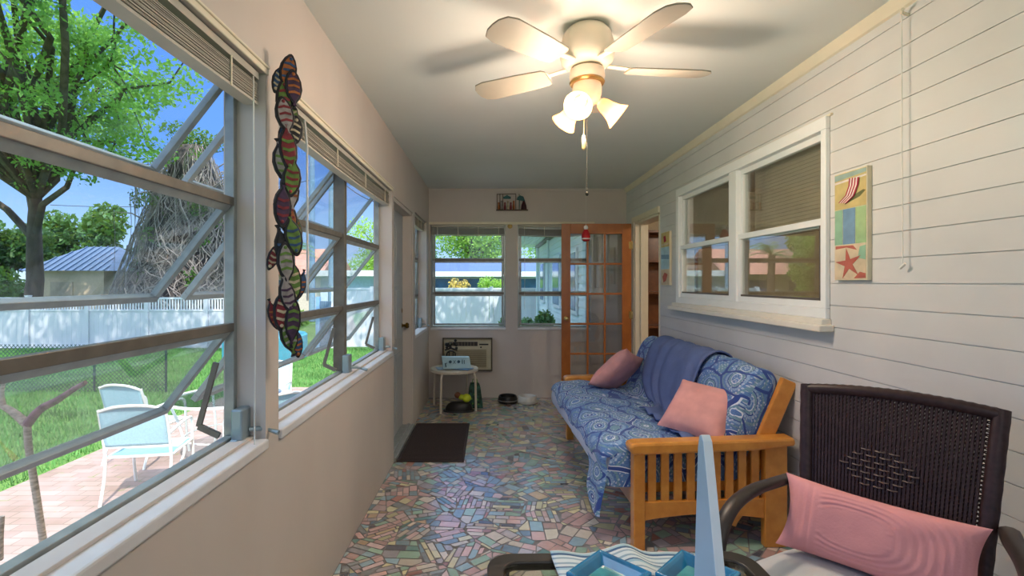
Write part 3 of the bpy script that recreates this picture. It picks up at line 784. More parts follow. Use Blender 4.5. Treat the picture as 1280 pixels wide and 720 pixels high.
sco.location = wc.location; sco.rotation_euler = wc.rotation_euler
M_coral = mat('coral_pink_cotton', s2l((230, 158, 160)), .8, var=.04, bump=.15, bscale=160)
def ribs(x, y):
    z = 0
    if x < -.58: z += .0036*math.cos((x+1)*62)
    xx = (x+.18)/.78; r = max(abs(y)*1.0, 0); rr_ = (abs(xx)**2.6+abs(y*1.05)**2.6)**(1/2.6)
    if x > -.52 and rr_ > .48: z += .0022*math.cos((rr_-.48)*52)
    return z
lp = obj('lumbar_pillow', cushion_mb(.485, .225, .12, n=70, pinch=.10, wrinkle=.006, seed=5, ribs=ribs), M_coral, smooth=80)
tag(lp, 'coral pink oblong pillow with stitched ribs leaning in the wicker armchair', 'pillow')
W = Vector((.684, -.73, 0)); F = Vector((-.73, -.684, 0))
place(lp, Vector((1.17, 1.483, .642))+F*.065-W*.012, W+Vector((0, 0, -.03)), F+Vector((0, 0, .42)))

# ---- glass table with things on it
TZ = .72
M_rim = mat('dark_table_rim', s2l((50, 42, 38)), .35, var=.15, nscale=30)
tb = thing('glass_table', 'glass topped table with a dark rounded rim at the near end of the porch', 'table', (.32, .80, 0), R(1.2))
def rrect(hx, hy, r, z, n=8):
    P = []
    for (cx, cy, a0) in ((hx-r, hy-r, 0), (-hx+r, hy-r, 90), (-hx+r, -hy+r, 180), (hx-r, -hy+r, 270)):
        for k in range(n+1): t = R(a0+90*k/n); P.append((cx+r*math.cos(t), cy+r*math.sin(t), z))
    return P
o_, i_ = rrect(.322, .425, .06, 0), rrect(.282, .385, .035, 0)
mb = MB(); n = len(o_); vs = [(x, y, TZ-.022) for x, y, z in o_]+[(x, y, TZ) for x, y, z in o_]+[(x, y, TZ) for x, y, z in i_]+[(x, y, TZ-.022) for x, y, z in i_]
fs = []
for q in range(4):
    for k in range(n): k2 = (k+1) % n; a, b = q*n, ((q+1) % 4)*n; fs.append((a+k, a+k2, b+k2, b+k))
mb._add(vs, fs); obj('table_rim', mb, M_rim, tb, bevel=.004, smooth=40)
mb = MB(); mb.prism(rrect(.286, .389, .036, TZ-.010), (0, 0, .006)); obj('glass_top', mb, glass('tinted_table_glass', (.86, .84, .78, 1), refl=.05), tb)
for sx in (-1, 1):
    for sy in (-1, 1):
        mb = MB(); mb.tube([(sx*.285, sy*.385, TZ-.02), (sx*.29, sy*.39, .35), (sx*.295, sy*.40, 0)], [.017, .017, .014], 10); obj('leg', mb, M_rim, tb, smooth=50)
# runner
def stripes():
    b = NB('striped_runner_cloth'); uv = b.n('UVMap'); uv.uv_map = 'UVMap'; sx = b.n('SeparateXYZ'); b.l(uv.outputs[0], sx.inputs[0])
    v = b.math('FRACT', b.math('MULTIPLY', sx.outputs['Y'], 9.5)); wh, g, bl, lb = s2l((214, 222, 224)), s2l((150, 172, 186)), s2l((74, 104, 138)), s2l((166, 196, 208))
    c = b.ramp(v, [(0, wh), (.12, g), (.18, wh), (.26, bl), (.34, lb), (.42, wh), (.55, g), (.60, wh), (.72, lb), (.80, bl), (.84, wh), (.93, g)], 'CONSTANT')
    b.l(c, b.p.inputs['Base Color']); b.p.inputs['Roughness'].default_value = .9; return b.m
vs = []; uv = []; nx_, ny_ = 40, 60
for j in range(ny_+1):
    for i in range(nx_+1):
        x = .150+.36*i/nx_; y = 1.205-.75*j/ny_; z = TZ+.004+.018*math.exp(-((x-.335)/.035)**2)*smooth01((y-.95)/.2)+.003*(1+math.sin(x*46))*smooth01((y-1.0)/.2)+.003*(1+noise.noise(Vector((x*18, y*12, 0))))
        vs.append((x+.008*math.sin(y*14), y+.004*math.sin(x*24), z)); uv.append((x, y))
mb = MB(); mb._add(vs, [(j*(nx_+1)+i, (j+1)*(nx_+1)+i, (j+1)*(nx_+1)+i+1, j*(nx_+1)+i+1) for j in range(ny_) for i in range(nx_)])
rn = obj('table_runner', mb, stripes(), smooth=70, solid=.003); l = rn.data.uv_layers.new(name='UVMap')
l.data.foreach_set('uv', [q for p in rn.data.polygons for vi in p.vertices for q in uv[vi]])
tag(rn, 'blue and white striped runner rumpled on the glass table', 'table runner')
# star dish
M_teal = mat('teal_glazed_ceramic', s2l((24, 122, 168)), .15, var=.25, nscale=12, spec=.6, coat=.6)
M_tealin = mat('sea_green_glaze', s2l((70, 160, 170)), .2, var=.3, nscale=18, coat=.5)
for k, (cx_, lab) in enumerate(((.254, 'teal glazed square dish on the striped runner, farther from the pale blue board'), (.446, 'teal glazed square dish on the striped runner, beside the pale blue board'))):
    sd = thing('square_dish', lab, 'dish', (cx_, 1.070, TZ+.016), R(45), 'teal dishes on the striped runner')
    def sq(h, z): return [(h, h, z), (-h, h, z), (-h, -h, z), (h, -h, z)]
    rings = [sq(.052, 0), sq(.066, .016), sq(.0665, .024), sq(.060, .026), sq(.053, .020), sq(.040, .005)]; vs = [p for r_ in rings for p in r_]
    fs = [(q*4+i, q*4+(i+1) % 4, q*4+4+(i+1) % 4, q*4+4+i) for q in range(5) for i in range(4)]+[(3, 2, 1, 0)]
    mb = MB(); mb._add(vs, fs); obj('dish_rim', mb, M_teal, sd, bevel=.003)
    mb = MB(); mb.box((-.041, -.041, .004), (.041, .041, .006)); obj('dish_bowl', mb, M_tealin, sd)
# blue-white pointed board
bd = thing('pointed_board', 'tall pointed pale blue board standing edge-on on the glass table', 'ornament', (.387, .90, TZ+.012))
M_pb = mat('pale_blue_paint', s2l((194, 214, 228)), .45, var=.05, nscale=5); M_pbe = mat('white_edge_paint', s2l((236, 241, 246)), .45, var=.03)
mb = MB(); P = [(0, .058, 0), (0, .045, .12), (0, .030, .345), (0, .024, .368), (0, .016, .372), (0, .006, .362), (0, -.044, .15), (0, -.075, 0)]
mb.prism(P, (.0175, 0, 0)); mb.mi = [0, 0]+[1]*len(P); obj('board_panel', mb, [M_pb, M_pbe], bd, bevel=.002)
mb = MB(); mb.box((-.02, -.085, -.006), (.04, .068, .0)); obj('base', mb, M_pbe, bd, bevel=.002)
# ================================================================ orange french door
M_ow = wood('orange_varnished_wood', s2l((148, 84, 34)), s2l((184, 110, 50)), .3, (1, 1, .5), .4)
fd = thing('french_door', 'orange varnished door of fifteen glass panes standing open across the far wall', 'door', (1.575, 5.585, 0), R(0))
# leaf runs from its hinge at local x=0 towards -x
DW, DH = .785, 2.045; T = .018
def rail(nm, x0, x1, z0, z1, t=T, par=fd): mb = MB(); mb.box((x0, -t, z0), (x1, t, z1)); return obj(nm, mb, M_ow, par, bevel=.004)
rail('stile', -.105, 0, .012, DH); rail('stile', -DW, -DW+.10, .012, DH); rail('top_rail', -DW+.10, -.105, DH-.115, DH); rail('bottom_rail', -DW+.10, -.105, .012, .245)
gx = [(-DW+.10)+(DW-.205)*k/3 for k in range(4)]; gz = [.245+(DH-.115-.245)*k/5 for k in range(6)]
for k in (1, 2): rail('muntin', gx[k]-.011, gx[k]+.011, .245, DH-.115, .014)
for k in range(1, 5): rail('muntin', gx[0], gx[3], gz[k]-.011, gz[k]+.011, .0135)
M_dg = glass('door_pane_glass', (.94, .96, .96, 1), refl=.10)
for i in range(3):
    for j in range(5):
        mb = MB(); mb.box((gx[i]+.008, -.002, gz[j]+.008), (gx[i+1]-.008, .002, gz[j+1]-.008)); obj('glass_pane', mb, M_dg, fd)
for s in (-1, 1):
    mb = MB(); mb.lathe([(.024, 0), (.026, .006), (.010, .012), (.010, .03), (.022, .04), (.026, .052), (.018, .064), (0, .067)], (-DW+.05, s*T, .98), 18, (0, s, 0)); obj('door_knob', mb, mat('pale_brass', s2l((206, 176, 116)), .25, metal=.8), fd, smooth=40)
for z in (.25, 1.02, 1.80):
    mb = MB(); mb.tube([(.004, -T-.006, z-.045), (.004, -T-.006, z+.045)], .007, 8); mb.box((-.03, -T-.0025, z-.04), (0, -T, z+.04)); obj('hinge', mb, mat('pale_brass', s2l((206, 176, 116)), .25, metal=.8), fd)

# ================================================================ ceiling fan
M_fan = mat('cream_fan_enamel', s2l((226, 216, 196)), .35, var=.03)
M_brass = mat('brushed_brass', s2l((170, 140, 84)), .3, metal=.8)
FX, FY = .425, 2.2
fan = thing('ceiling_fan', 'cream five bladed ceiling fan with three lit tulip shades and pull chains', 'ceiling fan', (FX, FY, H))
mb = MB(); mb.lathe([(.06, 0), (.085, -.004), (.105, -.03), (.118, -.075), (.120, -.12), (.112, -.15), (.088, -.168), (.05, -.175)], n=40); obj('motor_housing', mb, M_fan, fan, smooth=40)
mb = MB(); mb.lathe([(.073, -.232), (.078, -.240), (.073, -.248)], n=40); obj('trim_ring', mb, M_brass, fan, smooth=40)
mb = MB(); mb.lathe([(.05, -.17), (.074, -.185), (.078, -.215), (.072, -.232), (.060, -.245), (.064, -.262), (.064, -.29), (.052, -.325), (.030, -.340), (0, -.345)], n=36); obj('switch_housing', mb, M_fan, fan, smooth=40)
for k in range(5):
    a = R(6+72*k); d = Vector((math.cos(a), math.sin(a), 0)); s_ = Vector((-math.sin(a), math.cos(a), 0)); zb = -.175
    out = [(.185, -.045), (.20, -.058), (.30, -.066), (.50, -.074), (.545, -.062), (.565, -.03), (.568, 0), (.565, .03), (.545, .062), (.50, .074), (.30, .066), (.20, .058), (.185, .045)]
    tilt = .20
    mb = MB(); P = [d*r_+s_*q+Vector((0, 0, zb+q*tilt)) for r_, q in out]; mb.prism(P, (0, 0, -.007)); bl = obj('fan_blade', mb, mat('greige_blade', s2l((156, 148, 134)), .5, var=.04), fan, bevel=.002)
    mb = MB(); mb.bar(d*.095+Vector((0, 0, zb+.012)), d*.20+Vector((0, 0, zb+.004)), .028, .006); mb.prism([d*r_+s_*q+Vector((0, 0, zb+.001+q*tilt)) for r_, q in ((.18, -.02), (.215, -.036), (.25, -.02), (.262, 0), (.25, .02), (.215, .036), (.18, .02))], (0, 0, .004)); obj('blade_iron', mb, M_brass if False else M_fan, bl, bevel=.001)
b_ = NB('amber_frosted_glass'); b_.p.inputs['Base Color'].default_value = s2l((250, 214, 160)); b_.p.inputs['Roughness'].default_value = .4
tl = b_.n('BsdfTranslucent', _Color=s2l((255, 206, 160))); mx = b_.n('MixShader', _Fac=.72); b_.l(b_.p.outputs[0], mx.inputs[1]); b_.l(tl.outputs[0], mx.inputs[2])
em = b_.n('Emission', _Color=s2l((255, 178, 110)), _Strength=.16); ad = b_.n('AddShader'); b_.l(mx.outputs[0], ad.inputs[0]); b_.l(em.outputs[0], ad.inputs[1]); b_.l(ad.outputs[0], b_.out.inputs[0]); M_shade = b_.m
M_bulb = emit('lit_bulb', (1, .93, .8, 1), 7)
for k, az in enumerate((4, 128, 244)):
    a = R(az); d = Vector((math.cos(a)*.80, math.sin(a)*.80, -.60)).normalized(); p0 = Vector((math.cos(a)*.040, math.sin(a)*.040, -.310))
    mb = MB(); mb.tube([p0-d*.01, p0+d*.03], .016, 12); ho = obj('lamp_holder', mb, M_fan, fan, smooth=40)
    c = p0+d*.022; mb = MB(); mb.lathe([(.018, 0), (.024, .006), (.030, .022), (.034, .045), (.042, .075), (.056, .100), (.061, .108), (.058, .1075), (.040, .075), (.031, .045), (.027, .022), (.018, .008)], c, 28, d, cap=False); obj('lamp_shade', mb, M_shade, ho, smooth=50)
    q = c+d*.062; mb = MB(); mb.ell(q, (.021, .021, .021)); obj('light_bulb', mb, M_bulb, ho, smooth=80)
    L_ = light('fan_light', 'POINT', (FX+q.x+d.x*.055, FY+q.y+d.y*.055, H+q.z+d.z*.055), FAN_LAMP_W, (1, .87, .70), shadow_soft_size=.07)
mb = MB(); 
for k in range(56): mb.ell((-.004, -.02, -.345-k*.0068), (.0022, .0022, .0034), 6, 4)
mb.ell((-.004, -.02, -.735), (.008, .008, .010)); obj('pull_chain', mb, mat('dark_chain', s2l((70, 64, 54)), .4, metal=.6), fan, smooth=60)
mb = MB(); mb.tube([(-.022, -.05, -.33), (-.024, -.05, -.49)], .0014, 6); mb.lathe([(.003, 0), (.008, -.006), (.0095, -.03), (.008, -.06), (.003, -.066)], (-.024, -.05, -.485), 12); obj('pull_fob', mb, mat('pale_wood_fob', s2l((214, 190, 130)), .4), fan, smooth=60)
# unseen ceiling light behind the camera, added to brighten the porch
dl = thing('fill_dome_light', 'round white dome added as fill light on the ceiling behind the camera', 'ceiling light', (.45, -.55, H))
mb = MB(); mb.lathe([(.17, 0), (.175, -.01), (.165, -.022)], n=36); obj('light_base', mb, M_white, dl, smooth=40)
mb = MB(); mb.lathe([(.16, -.02), (.15, -.05), (.11, -.075), (.05, -.088), (0, -.09)], n=36); obj('glass_dome', mb, emit('fill_opal_glow', (1, .95, .88, 1), 3.0), dl, smooth=60)
lo = light('fill_dome_lamp', 'POINT', (.45, -.55, H-.20), FILL_LAMP_W, (.93, .97, 1), shadow_soft_size=.14)

# ================================================================ pictures on the board wall
def flat_poly(mb, pts, x, mi): mb._add([(x, y, z) for y, z in pts], [tuple(range(len(pts)))], mi)
def paint(nm, c, var=.14, ns=14): return mat('painted_'+nm, s2l(c), .7, var=var, nscale=ns)
P_sand, P_sea, P_red, P_wh, P_g1, P_bl, P_g2, P_cor, P_pale, P_dk = (paint('sand', (198, 178, 120)), paint('sea', (150, 172, 164)), paint('red', (164, 40, 62)), paint('ivory', (226, 214, 206)), paint('sea_green', (140, 178, 150)), paint('denim_blue', (118, 150, 178)),
    paint('leaf_green', (160, 190, 140)), paint('coral', (178, 96, 84)), paint('shell', (206, 188, 160)), paint('shadow_green', (104, 104, 64)))
def beach_picture(y0, y1, z0, z1, label, variant):
    cy, w, h = (y0+y1)/2, (y1-y0), (z1-z0)
    r = thing('wall_picture', label, 'picture', (XR, cy, z0), 0, 'narrow beach pictures on the board wall')
    # local: x=-depth, seen from -x. u runs 0..1 from far (+y) to near (-y)
    Y = lambda u: w/2-u*w
    mb = MB(); mb.box((-.022, -w/2, 0), (-.001, w/2, h)); obj('canvas', mb, paint('cream_edge', (220, 208, 180), .05), r, bevel=.002)
    xs = -.0226
    def region(nm, polys):
        mats = []; mb = MB()
        for k, (m, pts) in enumerate(polys):
            if m not in mats: mats.append(m)
            mb.prism([(xs-.0002*k, Y(u), v*h) for u, v in pts], (-.0006, 0, 0), mats.index(m))
        return obj(nm, mb, mats, r)
    if variant == 0:
        chair = [(P_sand, [(.02, .66), (.98, .66), (.98, .99), (.02, .99)]), (P_sea, [(.02, .93), (.98, .95), (.98, .985), (.02, .985)]), (P_wh, [(.02, .90), (.98, .915), (.98, .93), (.02, .92)]),
                 (P_dk, [(.35, .70), (.80, .745), (.97, .79), (.90, .80), (.60, .765), (.30, .73)])]
        A = [(.48, .93), (.46, .86), (.36, .78), (.14, .725)]; B = [(.80, .915), (.78, .85), (.66, .76), (.42, .705)]
        for s in range(7):
            f0, f1 = s/7, (s+1)/7; m = P_red if s % 2 == 0 else P_wh
            L0 = [(a[0]+(b[0]-a[0])*f0, a[1]+(b[1]-a[1])*f0) for a, b in zip(A, B)]; L1 = [(a[0]+(b[0]-a[0])*f1, a[1]+(b[1]-a[1])*f1) for a, b in zip(A, B)]
            for k in range(3): chair.append((m, [L0[k], L1[k], L1[k+1], L0[k+1]]))
        region('beach_chair_panel', chair)
        region('plank_panel', [(P_g1, [(.02, .33), (.27, .33), (.27, .655), (.02, .655)]), (P_bl, [(.285, .33), (.66, .33), (.66, .655), (.285, .655)]), (P_g2, [(.675, .33), (.98, .33), (.98, .655), (.675, .655)])])
        st = [(P_pale, [(.02, .01), (.98, .01), (.98, .325), (.02, .325)]), (P_cor, [(.05, .29), (.40, .30), (.72, .27), (.60, .315), (.05, .32)]), (P_cor, [(.62, .015), (.97, .02), (.97, .06), (.80, .075)]), (P_g1, [(.74, .20), (.97, .18), (.97, .31), (.80, .30)])]
        cx_, cz_ = .46, .15
        for k in range(5):
            a = R(100+72*k); u, v = math.cos(a), math.sin(a); tip = (cx_+u*.42, cz_+v*.15); 
            l_ = (cx_+math.cos(a+.63)*.13, cz_+math.sin(a+.63)*.046); q = (cx_+math.cos(a-.63)*.13, cz_+math.sin(a-.63)*.046); st.append((P_cor, [(cx_, cz_), l_, tip, q]))
        region('starfish_panel', st)
    else:
        region('upper_panel', [(P_sand, [(.02, .72), (.98, .72), (.98, .99), (.02, .99)]), (P_red, [(.35, .80), (.65, .82), (.55, .93), (.30, .92)]), (P_pale, [(.1, .74), (.9, .75), (.9, .79), (.1, .78)])])
        region('water_panel', [(paint('pale_sky', (168, 200, 214)), [(.02, .30), (.98, .30), (.98, .715), (.02, .715)]), (P_bl, [(.02, .50), (.98, .48), (.98, .56), (.02, .58)])])
        region('lower_panel', [(P_pale, [(.02, .01), (.98, .01), (.98, .295), (.02, .295)]), (P_cor, [(.3, .05), (.6, .08), (.8, .2), (.45, .24), (.2, .16)])])
beach_picture(2.115, 2.316, 1.395, 1.885, 'narrow beach picture with a red striped deck chair and a starfish, beside the white window', 0)
beach_picture(4.46, 4.68, 1.36, 1.85, 'narrow faded blue beach picture between the white window and the doorway', 1)
# cord hanging from a bracket
cd = thing('hanging_cord', 'thin white cord hanging from a small bracket on the board wall', 'cord', (XR-.028, 1.93, H-.085))
mb = MB(); mb.tube([(.028, 0, 0), (0, 0, .01), (-.012, -.02, .012)], .006, 8); obj('bracket', mb, M_trim, cd, smooth=50)
mb = MB(); mb.tube([(0, 0, .0), (.002, .001, -.5), (.004, .0, -.97)], .0022, 6); mb.tube([(.004, .012, -.985), (.004, -.012, -.968)], .005, 8); obj('cord', mb, mat('white_cord', s2l((222, 220, 214)), .6), cd, smooth=50)

# ================================================================ painted garland on the pier
G_c = {k: mat('carved_'+k, s2l(c), .45, var=.3, nscale=40) for k, c in dict(black=(30, 27, 34), red=(120, 34, 44), orange=(160, 92, 44), green=(92, 122, 52), plum=(66, 42, 70), grey=(150, 142, 140), blue=(40, 72, 112), cream=(184, 168, 140)).items()}
gl = thing('fish_garland', 'long strand of painted wooden fish and birds hanging on the pier between the long windows', 'garland', (XL+.052, 1.685, 1.16), R(-50))
keys = list(G_c); gr = random.Random(5)
main_cols = ['orange', 'plum', 'green', 'grey', 'black', 'red', 'grey', 'green', 'grey', 'plum', 'orange', 'green', 'black', 'grey', 'green', 'grey', 'red', 'plum', 'green', 'orange']
mb = MB(); mb.tube([(0, 0, .02), (.004, 0, .5), (0, 0, .97)], .004, 6); obj('cord', mb, G_c['black'], gl)
def fish(c, L_, w, ang, col, acc, d):
    """a flat carved fish: tapering body with a forked tail, stripes and an eye"""
    ca, sa = math.cos(ang), math.sin(ang)
    def T_(x, y, o): return (c[0]+o, c[1]+x*sa+y*ca, c[2]+x*ca-y*sa)
    out = [(-.50, .16), (-.42, .05), (-.36, .10), (-.2, .36), (0, .48), (.2, .44), (.36, .30), (.47, .12), (.50, 0), (.47, -.12), (.36, -.30), (.2, -.44), (0, -.48), (-.2, -.36), (-.36, -.10), (-.42, -.05), (-.50, -.16)]
    mb = MB(); mb.prism([T_(x*L_, y*w, 0) for x, y in out], (d, 0, 0)); b = obj('painted_fish', mb, G_c['black'], gl, bevel=.003)
    mb = MB(); mb.prism([T_(x*L_*.84, y*w*.74, d-.001) for x, y in out], (.003, 0, 0)); obj('painted_body', mb, G_c[col], b, bevel=.0015)
    mb = MB()
    for q in (-.14, .02, .18): mb.prism([T_(q*L_, .30*w, d+.001), T_((q+.05)*L_, .30*w, d+.001), T_((q+.09)*L_, 0, d+.001), T_((q+.05)*L_, -.30*w, d+.001), T_(q*L_, -.30*w, d+.001), T_((q+.03)*L_, 0, d+.001)], (.003, 0, 0))
    e_ = T_(.36*L_, .02*w, d+.002); mb.ell(e_, (.003, .006, .006), 8, 6); obj('stripes', mb, G_c[acc], b)
N_ = 19
for k in range(N_):
    z = .93-k*.0495; y = .018*math.sin(k*1.9)+.002; col = main_cols[k]; acc = gr.choice([q for q in keys if q not in (col, 'black')])
    fish((.004+.006*(k % 2), y, z), .150+gr.uniform(-.02, .03), .056+gr.uniform(0, .014), gr.choice((0, math.pi))+gr.uniform(-.25, .25), col, acc, .014)
    if k % 2 == 0: fish((.001, y+(.028 if k % 4 else -.028), z-.02), .11, .040, gr.uniform(-.4, .4)+math.pi, gr.choice(['red', 'blue', 'plum', 'green']), gr.choice(['cream', 'orange']), .009)

# ================================================================ far end of the porch
# air conditioner through the wall
ac = thing('air_conditioner', 'beige air conditioner set in the far wall under the window', 'air conditioner', (-.283, YB, .34))
M_ac = mat('aged_beige_plastic', s2l((186, 176, 148)), .5, var=.05); M_acd = mat('brown_grille', s2l((138, 126, 100)), .6, var=.1)
hw, hh_ = .285, .37
mb = MB(); mb.box((-hw, -.03, 0), (hw, .30, hh_)); obj('case', mb, M_ac, ac, bevel=.008)
mb = MB()
for k in range(13): mb.box((-hw+.04, -.038, .035+k*.0165), (hw-.06, -.029, .044+k*.0165))
mb.box((-hw+.035, -.036, .025), (-hw+.04, -.029, .25)); obj('front_grille', mb, M_acd, ac)
mb = MB(); mb.box((-hw+.06, -.034, .285), (.12, -.0295, .335)); obj('air_outlet', mb, mat('dark_outlet', s2l((58, 50, 44)), .6), ac)
mb = MB()
for k in range(9): mb.box((-hw+.07+k*.036, -.037, .287), (-hw+.074+k*.036, -.033, .333))
obj('louvre', mb, M_acd, ac)
mb = MB(); mb.box((.14, -.034, .295), (.25, -.0295, .312)); mb.lathe([(.010, 0), (.010, .012)], (.16, -.03, .27), 12, (0, -1, 0)); obj('control_panel', mb, mat('dark_outlet', s2l((58, 50, 44)), .6), ac)
mb = MB()
for (a, b) in (((-hw-.012, 0), (-hw, hh_+.012)), ((hw, 0), (hw+.012, hh_+.012)), ((-hw-.012, hh_), (hw+.012, hh_+.012)), ((-hw-.012, -.012), (hw+.012, 0))): mb.box((a[0], -.05, a[1]), (b[0], .0, b[1]))
obj('dark_surround', mb, mat('dark_wood_edge', s2l((88, 78, 62)), .5), ac)

# plant stand / stool
st = thing('round_side_table', 'small round cream side table with bent legs under the far corner windows', 'table', (-.405, 5.47, 0))
M_cream = mat('cream_metal_paint', s2l((208, 200, 186)), .4, var=.04)
TT = .445; RR_ = .262
mb = MB(); mb.lathe([(RR_-.01, TT-.035), (RR_, TT-.03), (RR_, TT-.006), (RR_-.006, TT), (0, TT)], n=40); obj('table_top', mb, M_cream, st, smooth=40)
for a in (-118, -28, 62, 152):
    c, s_ = math.cos(R(a)), math.sin(R(a)); P = cat([(c*.19, s_*.19, TT-.03), (c*.235, s_*.235, TT-.036), (c*.262, s_*.262, TT-.08), (c*.268, s_*.268, TT-.2), (c*.272, s_*.272, 0)], 5)
    mb = MB(); mb.tube(P, .0125, 10); obj('leg', mb, M_cream, st, smooth=50)
def mag(x, y, w, h, a, c, z, nm, lab, cat_='magazine'):
    mb = MB(); mb.box((-w/2, -h/2, 0), (w/2, h/2, .005)); o = obj(nm, mb, mat('paper_'+str(c[2]), s2l(c), .5, var=.2, nscale=30), bevel=.001); o.location = (x, y, z); o.rotation_euler = (0, 0, a); tag(o, lab, cat_); return o
mag(-.49, 5.42, .21, .16, .3, (150, 180, 206), TT+.001, 'magazine', 'pale blue leaflet at the corner side of the round table top')
mag(-.31, 5.36, .20, .15, -.4, (120, 160, 200), TT+.007, 'magazine', 'blue leaflet at the air conditioner side of the round table top')
bx_ = thing('blue_gift_box', 'pale blue box with dark printed marks tilted on the round side table', 'box', (-.37, 5.36, TT+.016), R(8))
mb = MB(); mb.prism([(-.15, -.05, 0), (.15, -.05, 0), (.135, -.02, .115), (-.165, -.035, .125)], (0, .09, 0)); obj('box_body', mb, mat('pale_blue_card', s2l((166, 200, 214)), .5, var=.05), bx_, bevel=.004)
mb = MB()
for (x, kd) in ((-.12, 0), (-.075, 1), (-.03, 2), (.015, 1), (.055, 3)):
    if kd == 0: mb.bar((x, -.055, .02), (x-.008, -.048, .06), .012, .004); mb.bar((x-.014, -.048, .055), (x+.012, -.048, .062), .01, .004)
    if kd == 1: mb.lathe([(.016, 0), (.011, .002)], (x, -.049, .075), 12, (0, -1, .1))
    if kd == 2: mb.bar((x-.012, -.047, .055), (x+.012, -.047, .09), .006, .004); mb.bar((x+.012, -.047, .055), (x-.012, -.047, .09), .006, .004)
    if kd == 3: mb.bar((x, -.048, .05), (x, -.045, .095), .006, .004); mb.bar((x+.02, -.048, .05), (x+.02, -.045, .09), .006, .004)
obj('printed_marks', mb, mat('dark_teal_ink', s2l((44, 76, 96)), .6), bx_)
# black metal lantern on two legs behind
ln_ = thing('black_iron_ornament', 'small black wrought iron ornament standing behind the pale blue box', 'ornament', (-.45, 5.56, TT))
mb = MB()
for s_ in (-1, 1):
    mb.tube([(s_*.055, 0, .0), (s_*.052, 0, .08), (s_*.045, 0, .15), (s_*.02, 0, .17), (0, 0, .172)], .008, 8); mb.tube([(s_*.022, 0, .0), (s_*.022, .01, .16)], .006, 8)
mb.box((-.07, -.025, 0), (.07, .025, .008)); obj('stand', mb, M_black, ln_, smooth=50)
mb = MB(); gr = random.Random(3)
for k in range(16): a = gr.uniform(0, 6.28); mb.ell((gr.uniform(-.06, .06), gr.uniform(-.02, .02), .19+gr.uniform(0, .075)*(1 if k % 3 else 1.4)), (.017, .012, .015), 8, 6)
mb.tube([(-.07, 0, .18), (0, 0, .205), (.07, 0, .18)], .010, 8); obj('leafy_top', mb, M_black, ln_, smooth=60)
# under the table
sh = thing('black_shoe', 'black rounded shoe under the round side table', 'shoe', (-.35, 5.33, 0))
mb = MB(); mb.grid(lambda a, b: ((.15*math.cos(2*math.pi*a))*math.cos(1.1*b)+.015*b, (.078*math.sin(2*math.pi*a))*math.cos(1.1*b), .105*math.sin(1.57*b)), 24, 8, closed_u=True); mb.f.append(tuple(range(7*24, 8*24))); mb.mi.append(0); obj('shoe_upper', mb, M_black, sh, smooth=60)
mb = MB(); mb.lathe([(1, 0), (1, .018)], n=24); mb.v = [(x*.165, y*.08, z) for x, y, z in mb.v]; obj('sole', mb, mat('dark_grey_rubber', s2l((56, 58, 62)), .7), sh)
by = thing('dog_toy', 'lime yellow rubber toy with a brown end lying on the black shoe', 'toy', (-.30, 5.33, .098))
mb = MB(); mb.ell((.035, 0, .045), (.05, .045, .045), 16, 10); mb.ell((-.02, .0, .055), (.035, .035, .03), 12, 8); obj('rubber_body', mb, mat('lime_rubber', s2l((196, 212, 52)), .45, var=.1), by, smooth=70)
mb = MB(); mb.ell((-.06, 0, .075), (.035, .03, .035), 12, 8); obj('brown_end', mb, mat('brown_rubber', s2l((112, 66, 40)), .6), by, smooth=70)
bg = thing('green_bag', 'dark green patterned bag standing on the floor beside the black shoe', 'bag', (-.18, 5.50, 0), R(10))
mb = MB(); mb.prism([(-.085, -.045, 0), (.085, -.045, 0), (.06, -.03, .22), (.045, -.02, .27), (-.045, -.02, .27), (-.06, -.03, .22)], (0, .075, 0)); obj('bag_body', mb, mat('dark_green_cloth', s2l((46, 84, 74)), .7, var=.6, nscale=26), bg, bevel=.008)
mb = MB()
for (x, z) in ((-.03, .05), (.02, .09), (-.01, .15), (.035, .04), (-.045, .10)): mb.lathe([(.014, 0), (.006, .003)], (x, -.043+z*.08, z), 8, (0, -1, 0))
obj('leaf_print', mb, mat('bright_green_print', s2l((92, 150, 70)), .6), bg)
mb = MB(); mb.tube([(-.03, .01, .26), (-.022, .01, .31), (.022, .01, .31), (.03, .01, .26)], .005, 8); obj('handle', mb, mat('bright_green_print', s2l((92, 150, 70)), .6), bg, smooth=60)
# dog bowls
def bowl(x, y, m, mi_, lab):
    r = thing('pet_bowl', lab, 'bowl', (x, y, 0), 0, 'pet bowls by the far wall')
    mb = MB(); mb.lathe([(.095, 0), (.108, .006), (.112, .03), (.104, .078), (.098, .084), (.090, .080), (.084, .03), (.02, .022), (0, .022)], n=36); obj('bowl', mb, m, r, smooth=40)
    mb = MB(); mb.lathe([(.114, .028), (.116, .034), (.1135, .040)], n=36, cap=False); obj('moulding', mb, mi_, r, smooth=40)
M_wp = mat('white_glaze', s2l((214, 212, 208)), .3)
bowl(.19, 5.72, M_black, mat('grey_band', s2l((120, 120, 122)), .4), 'black pet bowl on the mosaic floor against the far wall'); bowl(.415, 5.70, M_wp, M_wp, 'white pet bowl on the mosaic floor, next to the black one')
# door mat
dm = thing('door_mat', 'dark brown ribbed door mat on the mosaic floor before the grey door', 'mat', (-.475, 4.335, 0))
mb = MB(); mb.box((-.255, -.515, 0), (.265, .515, .010)); obj('mat_base', mb, mat('dark_brown_rubber', s2l((58, 48, 50)), .85, var=.1), dm, bevel=.003)
mb = MB()
for k in range(46): y = -.49+k*.0215; mb.box((-.235, y, .010), (.245, y+.012, .0135))
obj('ribbed_pile', mb, mat('dark_brown_pile', s2l((64, 53, 54)), .95, var=.15, nscale=80), dm)
